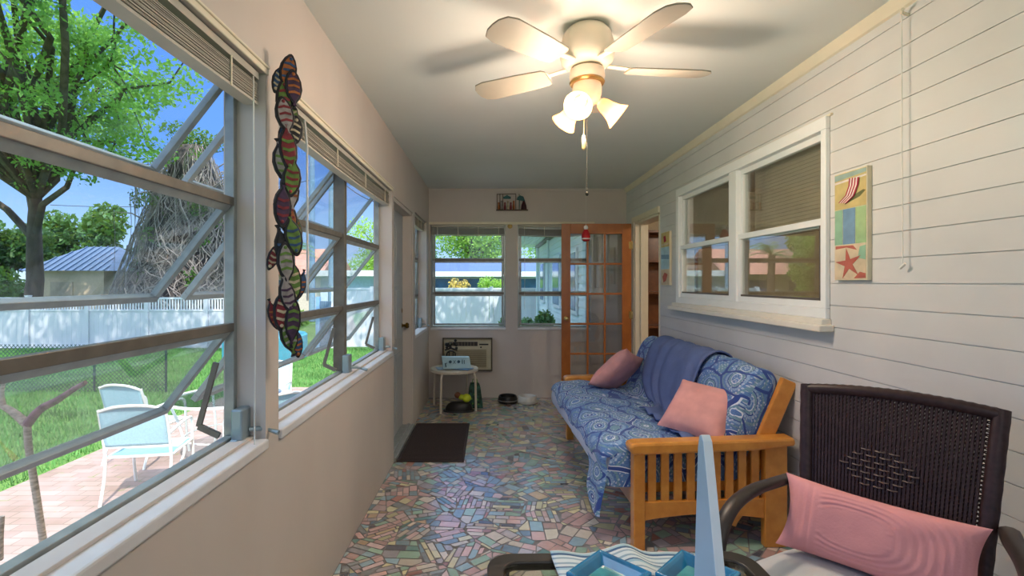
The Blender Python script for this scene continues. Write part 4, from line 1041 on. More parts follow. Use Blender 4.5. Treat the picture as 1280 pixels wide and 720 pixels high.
# wall rack with little figures
rk = thing('wall_rack', 'small wire wall shelf with tiny beach figures above the far windows', 'wall decoration', (.245, YB, 2.225))
M_rust = mat('dark_bronze', s2l((78, 60, 44)), .5, metal=.3, var=.2); M_tl = mat('dark_teal_paint', s2l((44, 96, 98)), .5, var=.2)
mb = MB(); mb.box((-.185, -.05, .02), (.195, -.002, .030)); 
for x in (-.175, -.14, -.105, .05, .09): mb.tube([(x, -.02, .03), (x, -.02, .22)], .004, 6)
mb.tube([(-.175, -.02, .215), (.05, -.02, .22)], .004, 6); obj('shelf_frame', mb, M_rust, rk)
for k, (x, c) in enumerate(((-.155, 'orange'), (-.12, 'grey'), (-.08, 'red'), (-.045, 'cream'), (-.01, 'red'), (.025, 'orange'))):
    mb = MB(); h_ = .09+.02*(k % 2); mb.lathe([(.012, 0), (.014, .03), (.008, h_*.7), (.010, h_*.8), (.010, h_*.95), (0, h_)], (x, -.03, .03), 10); obj('figurine', mb, G_c[c], rk, smooth=50)
mb = MB(); mb.box((-.10, -.035, .16), (-.01, -.02, .185)); mb.prism([(-.09, -.035, .185), (-.02, -.035, .185), (-.055, -.035, .205)], (0, .015, 0)); obj('sign_plate', mb, M_tl, rk)
mb = MB(); mb.tube([(.09, -.025, .03), (.095, -.025, .17)], .005, 6); mb.prism([(.06, -.04, .15), (.16, -.04, .13), (.14, -.04, .185), (.10, -.04, .20), (.07, -.04, .18)], (0, .03, 0)); obj('palm_top', mb, M_tl, rk, bevel=.004)
mb = MB(); mb.lathe([(.036, 0), (.030, .05), (.014, .10), (0, .115)], (.145, -.03, .03), 14); obj('dark_cone', mb, mat('dark_maroon', s2l((58, 26, 34)), .6), rk, smooth=50)
# red ornament on a thread
so = thing('red_ornament', 'tiny red and white ornament hanging on a thread before the orange door', 'ornament', (.955, 5.0, 1.83))
mb = MB(); mb.tube([(0, 0, .13), (0, 0, H-1.83)], .0012, 5); obj('thread', mb, mat('white_cord', s2l((222, 220, 214)), .6), so)
mb = MB(); mb.lathe([(.026, -.03), (.042, -.018), (.044, .02), (.036, .055), (.022, .082), (.010, .09)], n=18); obj('red_body', mb, mat('ornament_red', s2l((186, 30, 40)), .5), so, smooth=50)
mb = MB(); mb.ell((0, 0, .108), (.022, .022, .024)); mb.lathe([(.045, .0), (.047, .006), (.044, .012)], (0, 0, -.012), 18); obj('white_top', mb, mat('ornament_white', s2l((226, 222, 218)), .8), so, smooth=60)
# small brass hook on the pier between the far windows
hk = obj('wall_hook', MB().lathe([(.03, 0), (.03, .006), (.012, .01), (.010, .03), (.018, .036), (0, .04)], (0, 0, 0), 16, (0, -1, 0)), M_brass, smooth=50)
hk.location = (.225, YB-.0, 2.06); tag(hk, 'small brass hook on the pier between the two far windows', 'hook')
# bookcase in the room beyond the doorway
bc = thing('bookcase', 'brown wooden bookcase seen through the doorway beside the orange door', 'bookcase', (2.11, 5.80, 0))
M_bw = wood('brown_shelf_wood', s2l((96, 54, 30)), s2l((136, 82, 48)))
mb = MB(); mb.box((-.30, -.02, 0), (-.27, .30, 2.0)); mb.box((.27, -.02, 0), (.30, .30, 2.0)); mb.box((-.27, .28, 0), (.27, .30, 2.0)); obj('case', mb, M_bw, bc)
for z in (.05, .45, .85, 1.25, 1.62, 1.97): mb = MB(); mb.box((-.27, -.01, z), (.27, .28, z+.025)); obj('shelf', mb, M_bw, bc)
# ================================================================ the garden
def lawn_mat():
    b = NB('lawn_grass'); v = b.coord(); f = b.noise(v, .9, 5, .6); g = b.noise(v, 60, 3, .7)
    c1 = b.ramp(f, [(.35, s2l((72, 120, 48))), (.65, s2l((118, 160, 66)))]); c2 = b.ramp(g, [(.35, s2l((56, 98, 38))), (.7, s2l((150, 186, 92)))])
    b.l(b.mix(.5, c1, c2), b.p.inputs['Base Color']); b.p.inputs['Roughness'].default_value = .9; b.bump(g, .8, .05); return b.m
mb = MB(); mb.box((-60, -25, GZ-.3), (45, 70, GZ-.02)); ln = obj('ground', mb, lawn_mat()); ln['kind'] = 'structure'
def pavers():
    b = NB('tan_brick_pavers'); v = b.coord(); w = b.n('TexBrick', _Scale=1.0, _Mortar_Size=.006); w.inputs['Brick Width'].default_value = .22; w.inputs['Row Height'].default_value = .11
    w.inputs['Color1'].default_value = s2l((164, 138, 128)); w.inputs['Color2'].default_value = s2l((142, 114, 104)); w.inputs['Mortar'].default_value = s2l((120, 104, 90)); w.inputs['Bias'].default_value = -.1
    b.l(v, w.inputs['Vector']); f = b.noise(v, 3, 4); c = b.mix(.35, w.outputs['Color'], b.ramp(f, [(.35, s2l((136, 118, 98))), (.65, s2l((176, 156, 148)))]))
    mo = b.ramp(b.noise(v, 7, 3), [(.62, (0, 0, 0, 1)), (.68, (1, 1, 1, 1))]); inv = b.math('MULTIPLY', w.outputs['Fac'], mo); c = b.mix(inv, c, s2l((112, 128, 66)))
    b.l(c, b.p.inputs['Base Color']); b.p.inputs['Roughness'].default_value = .85; b.bump(w.outputs['Fac'], -.4, .01); return b.m
mb = MB(); mb.box((-4.65, -6, GZ-.1), (XL-.14, 9.4, GZ)); pv = obj('patio', mb, pavers()); pv['kind'] = 'structure'
# grass blades: one mass
def blades(n, x0, x1, y0, y1, h, seed, excl=None):
    g = np.random.default_rng(seed); x = g.uniform(x0, x1, n); y = g.uniform(y0, y1, n)
    if excl is not None: k = ~excl(x, y); x, y = x[k], y[k]; n = len(x)
    a = g.uniform(0, 6.28, n); hh = h*g.uniform(.5, 1.2, n); w = .006+.004*g.random(n); lx = g.normal(0, .02, n); ly = g.normal(0, .02, n)
    V = np.empty((n*3, 3)); V[0::3] = np.c_[x-w*np.cos(a), y-w*np.sin(a), np.full(n, GZ-.03)]; V[1::3] = np.c_[x+w*np.cos(a), y+w*np.sin(a), np.full(n, GZ-.03)]; V[2::3] = np.c_[x+lx, y+ly, GZ-.02+hh]
    me = bpy.data.meshes.new('lawn_blades'); me.vertices.add(n*3); me.vertices.foreach_set('co', V.ravel()); me.loops.add(n*3); me.loops.foreach_set('vertex_index', np.arange(n*3)); me.polygons.add(n); me.polygons.foreach_set('loop_start', np.arange(n)*3); me.update(calc_edges=True); me.validate(); return me
M_blade = mat('grass_blade', s2l((92, 142, 72)), .7, var=.35, nscale=2.5)
me = blades(90000, -14, -2, 4.5, 15, .075, 4, lambda x, y: (x > -4.7) & (y < 9.45)); me.materials.append(M_blade); gb = link('lawn_grass', me); tag(gb, 'short green lawn grass between the brick patio and the white fence', 'grass', kind='stuff')

# leaves
def leaf_mat(nm, lo, hi, tr=.45):
    b = NB(nm); v = b.coord(); oi = b.noise(v, 1.3, 3); f2 = b.noise(v, 14, 2); c = b.mix(.5, b.ramp(oi, [(.35, s2l(lo)), (.65, s2l(hi))]), b.ramp(f2, [(.3, s2l(lo)), (.7, s2l(hi))]))
    df = b.p; df.inputs['Roughness'].default_value = .55; b.l(c, df.inputs['Base Color']); t = b.n('BsdfTranslucent'); b.l(b.mix(.4, c, s2l((190, 220, 70))), t.inputs[0]); m = b.n('MixShader', _Fac=tr); b.l(df.outputs[0], m.inputs[1]); b.l(t.outputs[0], m.inputs[2]); b.l(m.outputs[0], b.out.inputs[0]); return b.m
L_oak = leaf_mat('oak_leaf', (56, 124, 58), (150, 204, 104), .5); L_dark = leaf_mat('dark_leaf', (36, 76, 34), (84, 130, 60), .3); L_lite = leaf_mat('light_leaf', (104, 158, 60), (182, 216, 106)); L_bush = leaf_mat('bush_leaf', (44, 84, 50), (96, 140, 84), .25)
def leaf_mesh(name, clusters, size, seed, flat=.6):
    """clusters: list of (x,y,z,rx,ry,rz,n); a leaf is a folded diamond of four vertices"""
    g = np.random.default_rng(seed); Ps = []
    for (x, y, z, rx, ry, rz, n) in clusters:
        d = g.normal(size=(n, 3)); d /= np.linalg.norm(d, axis=1)[:, None]; r = g.random(n)**.45
        Ps.append(np.array([x, y, z])+d*r[:, None]*np.array([rx, ry, rz]))
    P = np.concatenate(Ps); n = len(P); u = g.normal(size=(n, 3)); u /= np.linalg.norm(u, axis=1)[:, None]; w = g.normal(size=(n, 3)); w -= u*(u*w).sum(1)[:, None]; w /= np.linalg.norm(w, axis=1)[:, None]; nn = np.cross(u, w)
    s = (size*g.uniform(.6, 1.3, n))[:, None]; V = np.empty((n*4, 3)); V[0::4] = P-u*s; V[1::4] = P-w*s*.5+nn*s*.15; V[2::4] = P+u*s; V[3::4] = P+w*s*.5+nn*s*.15
    me = bpy.data.meshes.new(name); me.vertices.add(n*4); me.vertices.foreach_set('co', V.ravel()); me.loops.add(n*4); me.loops.foreach_set('vertex_index', np.arange(n*4)); me.polygons.add(n); me.polygons.foreach_set('loop_start', np.arange(n)*4); me.update(calc_edges=True); return me
M_bark = mat('grey_bark', s2l((86, 74, 64)), .9, var=.35, nscale=5, bump=.8, bscale=22, stretch=(1, 1, .3))
def tree(name, label, base, height, r0, lean, tips, leafm, size, per, cr, seed, group=None, levels=2, spread=.5):
    """trunk from base; branches reach to the given tips, each carrying leaf clusters"""
    r = thing(name, label, 'tree', base, 0, group); g = random.Random(seed); mb = MB(); top = Vector((lean[0], lean[1], height)); n = 9
    T_ = [Vector((0, 0, 0)).lerp(top, k/n)+Vector((g.uniform(-.1, .1), g.uniform(-.1, .1), 0))*(r0*2)*(k > 0) for k in range(n+1)]
    mb.tube(T_, [r0*(1.35 if k == 0 else 1-.55*k/n) for k in range(n+1)], 10); cl = []
    B = Vector(base)
    for (tx, ty, tz) in tips:
        e_ = Vector((tx, ty, tz))-B; k = max(2, min(n, int(n*min(1, (e_.z-1.2)/height)*.8))); s0 = T_[k]; pts = [s0]
        for q in range(1, 6): t = q/5; p = s0.lerp(e_, t)+Vector((0, 0, .10*(e_-s0).length*math.sin(math.pi*t)))+Vector([g.uniform(-1, 1)*.05*(e_-s0).length for _ in range(3)])*(q < 5); pts.append(p)
        mb.tube(pts, [r0*.42*(1-.80*q/5) for q in range(6)], 6); 
        for q in range(5):
            c0 = pts[g.choice((3, 4, 5))]; c1 = c0+Vector([g.gauss(0, spread) for _ in range(3)])*cr
            mb.tube([c0, (c0+c1)/2+Vector((0, 0, .05)), c1], [r0*.10, r0*.07, r0*.03], 4); cl.append((c1.x, c1.y, c1.z, cr*.55, cr*.55, cr*.38, per))
        cl.append((e_.x, e_.y, e_.z, cr*.8, cr*.8, cr*.5, per*2))
    obj('trunk', mb, M_bark, r, smooth=60); me = leaf_mesh('foliage', cl, size, seed); me.materials.append(leafm); link('foliage', me, r); return r
# the big oak beyond the fence, its crown reaching over the lawn
g = random.Random(21)
tips = [(-15.5, 15.5, 8.2), (-13.6, 14.5, 9.0), (-11.8, 14.2, 8.4), (-10.3, 13.6, 8.0), (-9.2, 14.2, 7.1), (-12.5, 12.2, 7.6), (-14.6, 13.0, 7.0), (-10.8, 12.0, 8.9), (-17.2, 14.0, 8.6), (-12.2, 15.6, 6.9), (-16.5, 12.2, 9.6), (-13.8, 11.4, 9.3), (-10.2, 11.0, 9.9), (-8.6, 12.6, 8.8), (-16.0, 16.5, 6.2), (-7.6, 11.6, 10.6), (-13.2, 16.8, 8.1), (-17.5, 17.8, 7.2), (-18.6, 15.6, 5.6), (-11.5, 15.2, 5.7), (-14.8, 7.9, 9.0), (-13.2, 7.3, 9.6), (-11.8, 7.9, 8.9), (-10.4, 7.2, 9.7), (-9.2, 8.0, 9.0), (-8.0, 7.3, 9.6), (-6.8, 7.9, 8.9), (-5.6, 7.2, 9.5), (-12.4, 6.4, 10.4), (-9.6, 6.3, 10.4)]
tree('oak_tree', 'large oak with a spreading bright green crown and thick trunk behind the tan shed', (-15.6, 17.0, GZ), 6.2, .30, (.3, -.4), tips, L_oak, .085, 215, 1.3, 31)
tips = [(-6.2, 10.6, 8.6), (-4.4, 9.6, 7.8), (-2.4, 10.0, 7.2), (-.4, 9.4, 7.0), (1.2, 9.4, 7.3), (2.3, 9.0, 7.1), (.3, 8.7, 7.3), (3.2, 8.7, 7.5), (-1.4, 8.8, 7.5), (-3.6, 11.8, 8.4), (-1.2, 11.6, 8.2), (-5.6, 12.2, 9.4)]
tree('yard_tree', 'slender tree rising behind the pier between the far windows', (.52, 12.0, GZ), 5.6, .11, (-.4, -.6), tips, L_oak, .085, 80, 1.0, 33)
def hedge_tree(nm, lab, c, h, rx, ry, leafm, size, n, seed, base_z=None, low=.25, group='trees beyond the white fence', tr=.16):
    r = thing(nm, lab, 'tree', (c[0], c[1], GZ), 0, group); g = random.Random(seed); mb = MB()
    mb.tube([(0, 0, 0), (g.uniform(-.1, .1), 0, h*.35), (g.uniform(-.2, .2), 0, h*.7)], [tr, tr*.8, tr*.3], 8); cl = []
    for k in range(16):
        a = g.uniform(0, 6.28); rr_ = g.uniform(.2, .75); z = h*g.uniform(low, .85); f = math.sqrt(max(.1, 1-((z/h-.55)/.5)**2))
        p = (math.cos(a)*rx*rr_*f, math.sin(a)*ry*rr_*f, z); cl.append((*p, rx*.42, ry*.42, h*.15, n//16))
        mb.tube([(0, 0, h*min(.6, .2+.4*z/h)), (p[0]*.5, p[1]*.5, z*.85), p], [tr*.4, tr*.25, tr*.1], 5)
    obj('trunk', mb, M_bark, r, smooth=60); me = leaf_mesh('foliage', cl, size, seed); me.materials.append(leafm); link('foliage', me, r); return r
hedge_tree('bushy_tree', 'dark bushy tree behind the shed, on the outer side of the oak trunk', (-20.0, 20.0), 5.0, 2.0, 1.8, L_dark, .12, 12000, 41)
hedge_tree('bushy_tree', 'tall dark tree just behind the oak trunk', (-18.9, 23.6), 6.4, 2.4, 1.5, L_dark, .14, 14000, 42)
hedge_tree('bushy_tree', 'bright green bushy tree rising over the roof of the shed', (-15.0, 24.2), 6.0, 2.4, 1.2, L_lite, .14, 14000, 43)
hedge_tree('bushy_tree', 'low green tree between the shed roof and the tangle of dry roots', (-11.9, 23.0), 4.8, 1.6, 1.4, L_lite, .12, 9000, 44)
hedge_tree('bushy_tree', 'yellow green tree between the tangle of dry roots and the palm', (-9.9, 20.4), 4.3, .9, 1.0, L_lite, .08, 6000, 45)
hedge_tree('bushy_tree', 'broad green tree over the white roofed house, behind the corner window', (-7.6, 34.5), 6.8, 3.0, 2, L_lite, .10, 9000, 46)
hedge_tree('bushy_tree', 'light green tree with a forked trunk above the blue windowed house', (-1.2, 33), 9.0, 4.0, 2, L_lite, .10, 12000, 47, tr=.26)
hedge_tree('bushy_tree', 'dark green tree rising above the blue windowed house, left of the forked tree', (-5.6, 37), 8.5, 2.4, 2, L_dark, .12, 7000, 48)
hedge_tree('bushy_tree', 'green tree behind the blue windowed house and nearest the board clad wing', (5.0, 33), 7.2, 2.6, 2, L_oak, .12, 7000, 49)
# the tree smothered in dry hanging roots
vt = thing('root_hung_tree', 'tall tree smothered in grey brown hanging aerial roots behind the white fence', 'tree', (-11.3, 17.9, GZ)); g = random.Random(9)
def vt_r(z): t = z/6.9; return (1.9*max(0, 1-t)**.75+.46)
mb = MB(); mb.grid(lambda a, b: ((vt_r(6.9*b)*.80*(1+.18*noise.noise(Vector((math.cos(6.283*a)*2, math.sin(6.283*a)*2, b*9)))))*math.cos(6.283*a)+.55*b, (vt_r(6.9*b)*.7*(1+.18*noise.noise(Vector((math.cos(6.283*a)*2, math.sin(6.283*a)*2, b*9)))))*math.sin(6.283*a), 6.9*b), 44, 40, closed_u=True)
obj('trunk', mb, mat('tangled_bark', s2l((78, 72, 70)), .95, var=.55, nscale=7, bump=1.0, bscale=16, stretch=(1, 1, .25)), vt, smooth=60)
mb = MB()
for k in range(620):
    a = g.uniform(0, 6.283); z1 = 6.9*g.uniform(.25, 1.02); L_ = g.uniform(1.0, 3.6); z0 = max(0, z1-L_); off = g.uniform(.9, 1.22); pts = []
    for q in range(8):
        z = z1+(z0-z1)*q/7; rr_ = vt_r(min(6.9, z))*off*.9; aa = a+.16*math.sin(q*1.3+k)+g.uniform(-.05, .05); pts.append((rr_*math.cos(aa)+.55*z/6.9, rr_*math.sin(aa)*.9, z+.05*math.sin(k)))
    w = g.choice((.006, .008, .012, .022)); mb.tube(pts, [w]*7+[w*.4], 4)
for k in range(70):
    a = g.uniform(0, 6.283); z1 = g.uniform(4.0, 6.5); rr_ = vt_r(min(6.9, z1)); p0 = Vector((rr_*math.cos(a)*.8+.5*z1/6.9, rr_*math.sin(a)*.8, z1)); d = Vector((math.cos(a)*g.uniform(.5, 1.3), math.sin(a)*.4, g.uniform(-.1, .7))); p1 = p0+d
    mb.tube([p0, p0+d*.5+Vector((0, 0, .15)), p1, p1+Vector((.05, 0, -.8)), p1+Vector((.02, 0, -g.uniform(1, 2.6)))], [.03, .024, .016, .010, .006], 4)
obj('hanging_roots', mb, mat('dry_root', s2l((146, 136, 130)), .9, var=.3, nscale=6), vt)
cl = [(g.uniform(-1.6, 1.8), g.uniform(-1.4, -.2), g.uniform(.8, 6.8), .3, .3, .35, 60) for _ in range(26)]+[(.5+g.uniform(-.8, .8), g.uniform(-.5, .5), 7.0+g.uniform(-.3, .4), .5, .5, .3, 160) for _ in range(6)]
me = leaf_mesh('leaf_tufts', cl, .07, 8); me.materials.append(L_dark); link('leaf_tufts', me, vt)

# white fence: lattice-topped stretch, then a plain taller stretch
M_vin = mat('white_vinyl_fence', s2l((210, 211, 218)), .5, var=.03, nscale=1.5); FY_ = 15.0
fe = thing('white_fence', 'long white vinyl fence with a picket topped stretch along the back of the lawn', 'fence', (-10, FY_, GZ))
ft_, fm_ = 1.535, 1.17
for k in range(10):
    xa = -13.0+k*1.8; xb = xa+1.8; mb = MB()
    if xa+10*0 >= 6.0-.1: pass
    for j in range(12): mb.box((xa+.06+j*.14, -.011, .04), (xa+.06+j*.14+.137, .011, fm_-.02))
    mb.box((xa, -.025, .0), (xb, .025, .10)); mb.box((xa, -.025, fm_-.06), (xb, .025, fm_)); mb.box((xa, -.022, ft_-.06), (xb, .022, ft_))
    for j in range(20): mb.box((xa+.06+j*.086, -.010, fm_), (xa+.06+j*.086+.040, .010, ft_-.05))
    if k < 9: obj('fence_panel', mb, M_vin, fe)
    mb = MB(); mb.box((xa-.055, -.06, 0), (xa+.055, .06, ft_+.03)); mb.prism([(xa-.065, -.065, ft_+.03), (xa+.065, -.065, ft_+.03), (xa+.065, .065, ft_+.03), (xa-.065, .065, ft_+.03)], (0, 0, .03)); 
    if k < 10: obj('fence_post', mb, M_vin, fe)
fe2 = thing('plain_fence', 'plain white board fence seen through the far windows', 'fence', (-1.6, FY_, GZ)); ft2 = 1.82
for k in range(8):
    xa = -2.0+k*1.8+.0; xb = xa+1.8; mb = MB()
    for j in range(12): mb.box((xa+.06+j*.14, -.011, .04), (xa+.06+j*.14+.137, .011, ft2-.02))
    mb.box((xa, -.025, .0), (xb, .025, .10)); mb.box((xa, -.03, ft2-.06), (xb, .03, ft2)); obj('fence_panel', mb, M_vin, fe2)
    mb = MB(); mb.box((xa-.055, -.06, 0), (xa+.055, .06, ft2+.04)); obj('fence_post', mb, M_vin, fe2)
# shut the gap between with a grey blue gate
gt = thing('garden_gate', 'grey blue metal gate in the white fence beyond the painted garland', 'gate', (-5.15, FY_, GZ))
mb = MB(); mb.box((-.14, -.06, 0), (-.02, .06, 1.55)); mb.box((-.9+.1, -.05, 0), (-.72, .05, 1.5)); obj('gate_post', mb, mat('pale_blue_post', s2l((132, 168, 206)), .5), gt)
mb = MB()
for j in range(6): mb.box((-.01+j*.062, -.02, .06), (-.01+j*.062+.056, .02, 1.42))
mb.box((-.01, -.03, .3), (.36, .03, .36)); mb.box((-.01, -.03, 1.2), (.36, .03, 1.26)); obj('gate_leaf', mb, mat('slate_gate', s2l((96, 118, 140)), .5), gt)
gs = thing('side_fence', 'short plain white fence piece closing the run beside the grey blue gate', 'fence', (-4.2, FY_, GZ)); mb = MB()
for j in range(8): mb.box((-.57+j*.14, -.012, .04), (-.57+j*.14+.137, .012, ft2-.02))
mb.box((-.58, -.025, ft2-.06), (.6, .025, ft2)); obj('fence_panel', mb, M_vin, gs)
mb = MB(); mb.box((-.62, -.06, 0), (-.52, .06, ft2+.03)); obj('fence_post', mb, M_vin, gs)

# low chain link fence across the lawn
cf = thing('chain_link_fence', 'low dark chain link fence with slim posts standing on the lawn', 'fence', (-7.2, 9.0, GZ)); M_wire = mat('dark_green_wire', s2l((52, 74, 72)), .5, metal=.3)
fh = .86; X0, X1 = -5.2, 1.3; step = .075; mb = MB(); k = X0-fh
def wire(mb, xa, za, xb, zb, r=.0034):
    mb.bar((xa, 0, za), (xb, 0, zb), r*2, r*2, up=(0, 1, 0))
while k < X1:
    a, b = max(k, X0), min(k+fh, X1)
    if b > a: wire(mb, a, a-k, b, b-k); wire(mb, a, fh-(a-k), b, fh-(b-k))
    k += step
obj('wire_mesh', mb, M_wire, cf)
for x in (X0, -2.6, 0.0, X1): mb = MB(); mb.tube([(x, 0, 0), (x, 0, fh+.02)], .020, 8); obj('fence_post', mb, M_wire, cf, smooth=50)

# buildings
sd_ = thing('garden_shed', 'tan garden shed with a blue grey ribbed metal roof behind the white fence', 'shed', (-15.4, 19.0, GZ))
mb = MB(); mb.box((-1.1, -1.2, 0), (1.5, 1.6, 2.42)); obj('shed_wall', mb, mat('tan_stucco', s2l((208, 184, 150)), .8, var=.06), sd_)
mb = MB(); A, B_, C_, D_ = (-1.35, -1.45, 2.40), (1.85, -1.45, 2.40), (1.85, 1.85, 2.40), (-1.35, 1.85, 2.40); E_, F_ = (-.25, .2, 3.36), (1.0, .2, 3.36)
mb._add([A, B_, C_, D_, E_, F_], [(0, 1, 5, 4), (1, 2, 5), (2, 3, 4, 5), (3, 0, 4), (3, 2, 1, 0)]); obj('shed_roof', mb, mat('blue_grey_metal', s2l((92, 116, 150)), .4, metal=.2, var=.2, nscale=3, stretch=(5, .4, 1)), sd_)
mb = MB()
for k in range(12): x = -1.3+k*.27; t = min(1, (x+1.35)/1.1) if x < -.25 else (1 if x < 1.0 else (1.85-x)/.85); mb.bar((x, -1.45, 2.42), (x, -1.45+1.65*t, 2.42+.96*t), .03, .03)
obj('roof_ribs', mb, mat('blue_grey_rib', s2l((112, 136, 168)), .4), sd_)
mb = MB(); mb.box((-.4, -1.23, 0), (.4, -1.2, 2.0)); obj('shed_door', mb, mat('tan_door', s2l((186, 166, 140)), .6), sd_)
hs = thing('neighbour_house', 'long low white house with blue windows and a pale roof beyond the plain fence', 'house', (0.2, 24, GZ))
mb = MB(); mb.box((-3.6, 0, 0), (4.2, 5, 2.5)); obj('house_wall', mb, mat('white_house_paint', s2l((206, 214, 222)), .7), hs)
mb = MB(); mb.prism([(-3.9, -.6, 2.42), (-3.9, -.6, 2.50), (-3.9, 2.5, 3.05), (-3.9, 5.6, 2.50), (-3.9, 5.6, 2.42)], (8.6, 0, 0)); obj('roof', mb, mat('pale_grey_shingle', s2l((70, 90, 128)), .8, var=.06), hs)
mb = MB(); mb.box((-3.9, -.66, 2.26), (4.7, -.6, 2.50)); obj('fascia', mb, mat('white_fascia', s2l((214, 218, 224)), .5), hs)
for k in range(5):
    x = -3.2+k*1.4; mb = MB(); mb.box((x, -.03, 1.2), (x+1.2, 0.0, 2.2)); f_ = obj('window', mb, mat('white_fascia', s2l((214, 218, 224)), .5), hs); mb = MB(); mb.box((x+.05, -.045, 1.24), (x+1.15, -.03, 2.16)); obj('window_pane', mb, mat('blue_dark_pane', s2l((58, 104, 148)), .12, var=.3, nscale=2), f_)
h2 = thing('terracotta_house', 'low house with a faded terracotta tile roof beyond the palm', 'house', (-12.0, 26, GZ))
mb = MB(); mb.box((-4.6, 0, 0), (2.8, 5, 2.5)); obj('house_wall', mb, mat('pale_house_paint', s2l((206, 196, 190)), .7), h2)
mb = MB(); mb.prism([(-5.1, -.6, 2.4), (-5.1, 2.5, 3.9), (-5.1, 5.6, 2.4)], (8.4, 0, 0)); obj('roof', mb, mat('faded_terracotta', s2l((200, 140, 118)), .8, var=.15, nscale=4), h2)
for x in (-3.6, -1.4, .8): mb = MB(); mb.box((x, -.03, 1.0), (x+1.1, 0, 2.1)); obj('window', mb, mat('blue_dark_pane', s2l((58, 104, 148)), .12, var=.3, nscale=2), h2)
h3 = thing('white_roofed_house', 'low house with a bright white flat roof beyond the gate', 'house', (-6.0, 21.5, GZ))
mb = MB(); mb.box((-1.4, 0, 0), (1.9, 3, 2.25)); obj('house_wall', mb, mat('pale_blue_wall', s2l((182, 200, 222)), .7), h3)
mb = MB(); mb.box((-1.7, -.4, 2.25), (2.1, 3.3, 2.5)); obj('roof', mb, mat('white_fascia', s2l((214, 218, 224)), .5), h3)
# board clad wing of this house beyond the far wall
wg = thing('house_wing', 'white board clad wing of the house running away beyond the orange door', 'house', (1.42, 10.6, GZ))
M_clap = mat('pale_siding', s2l((206, 218, 224)), .6, var=.03); mb = MB(); n_ = 24
for k in range(n_):
    z = .10+k*.125; mb.prism([(-.020, -4.3, z), (0.02, -4.3, z), (0.02, -4.3, z+.125), (-.002, -4.3, z+.125)], (0, 8.55, 0))
obj('siding', mb, M_clap, wg); mb = MB(); mb.box((0.02, -4.3, 0), (3.2, 4.25, 3.1)); obj('wing_wall', mb, M_clap, wg)
for (ya, yb) in ((-2.6, -1.7), (-.6, .5), (2.4, 3.3)):
    mb = MB(); mb.box((-.05, ya, 1.45), (-.02, yb, 2.55)); f_ = obj('window', mb, mat('white_fascia', s2l((214, 218, 224)), .5), wg); mb = MB(); mb.box((-.06, ya+.07, 1.52), (-.05, yb-.07, 2.48)); obj('window_pane', mb, mat('blue_dark_pane', s2l((58, 104, 148)), .12, var=.3, nscale=2), f_)
mb = MB(); mb.box((-.74, -4.3, 3.08), (3.4, 5.0, 3.14)); 
for k in range(7): mb.box((-.72+k*.1, -4.3, 3.066), (-.72+k*.1+.006, 5.0, 3.08))
obj('soffit', mb, mat('pale_soffit', s2l((198, 212, 222)), .7), wg)
mb = MB(); mb.box((-.10, -4.3, 2.99), (-.021, 4.3, 3.066)); obj('dark_trim', mb, mat('dark_gutter', s2l((104, 104, 100)), .6), wg)
mb = MB(); mb.tube([(-.07, 3.9, 3.0), (-.07, 3.9, .2)], .04, 8); mb.tube([(-.07, 1.2, 3.0), (-.07, 1.2, .2)], .03, 8); obj('downspout', mb, M_clap, wg, smooth=50)

# palm, poles, lines
M_frond = leaf_mat('palm_frond', (70, 122, 88), (130, 174, 120), .3)
pm = thing('palm_tree', 'small fan palm with drooping fronds before the terracotta house', 'palm', (-8.1, 20.0, GZ)); mb = MB(); mb.tube([(0, 0, 0), (.1, 0, 1.5), (.05, 0, 3.1)], [.18, .15, .13], 10); obj('trunk', mb, M_bark, pm, smooth=50); g = random.Random(2)
for k in range(17):
    a = g.uniform(0, 6.283); el = g.uniform(-.3, 1.2); L_ = g.uniform(1.1, 1.5); mb = MB(); d = Vector((math.cos(a)*math.cos(el), math.sin(a)*math.cos(el), math.sin(el))); P = [Vector((.05, 0, 3.1))+d*L_*t+Vector((0, 0, -.55*t*t*L_)) for t in [q/7 for q in range(8)]]
    mb.tube(P, [.014*(1-q/9) for q in range(8)], 4); sd2 = d.cross(Vector((0, 0, 1))).normalized()
    for q in range(1, 8):
        for s_ in (-1, 1):
            for e2 in (0, .5):
                p = P[q]-(P[q]-P[q-1])*e2; t_ = (P[q]-P[q-1]).normalized(); tip = p+(sd2*s_*.75+t_*.6).normalized()*(.42*(1-.5*q/8))+Vector((0, 0, -.10)); mb._add([p-t_*.014, p+t_*.014, tip], [(0, 1, 2)])
    obj('frond', mb, M_frond, pm)
M_pole = mat('weathered_pole', s2l((120, 150, 176)), .8, var=.1)
for k, (x, y, r_, lab) in enumerate(((-9.1, 25.2, .16, 'tall blue grey utility pole nearer the palm'), (-6.68, 20.8, .15, 'tall blue grey utility pole on the side away from the palm'))):
    p = thing('utility_pole', lab, 'pole', (x, y, GZ), 0, 'utility poles beyond the fence'); mb = MB(); mb.tube([(0, 0, 0), (0, 0, 10.5)], [r_, r_*.75], 12); obj('pole', mb, M_pole, p, smooth=50); mb = MB(); mb.bar((-1.0, 0, 9.6), (1.0, 0, 9.6), .1, .12); obj('crossarm', mb, M_pole, p)
M_pl = mat('black_cable', s2l((58, 62, 70)), .7)
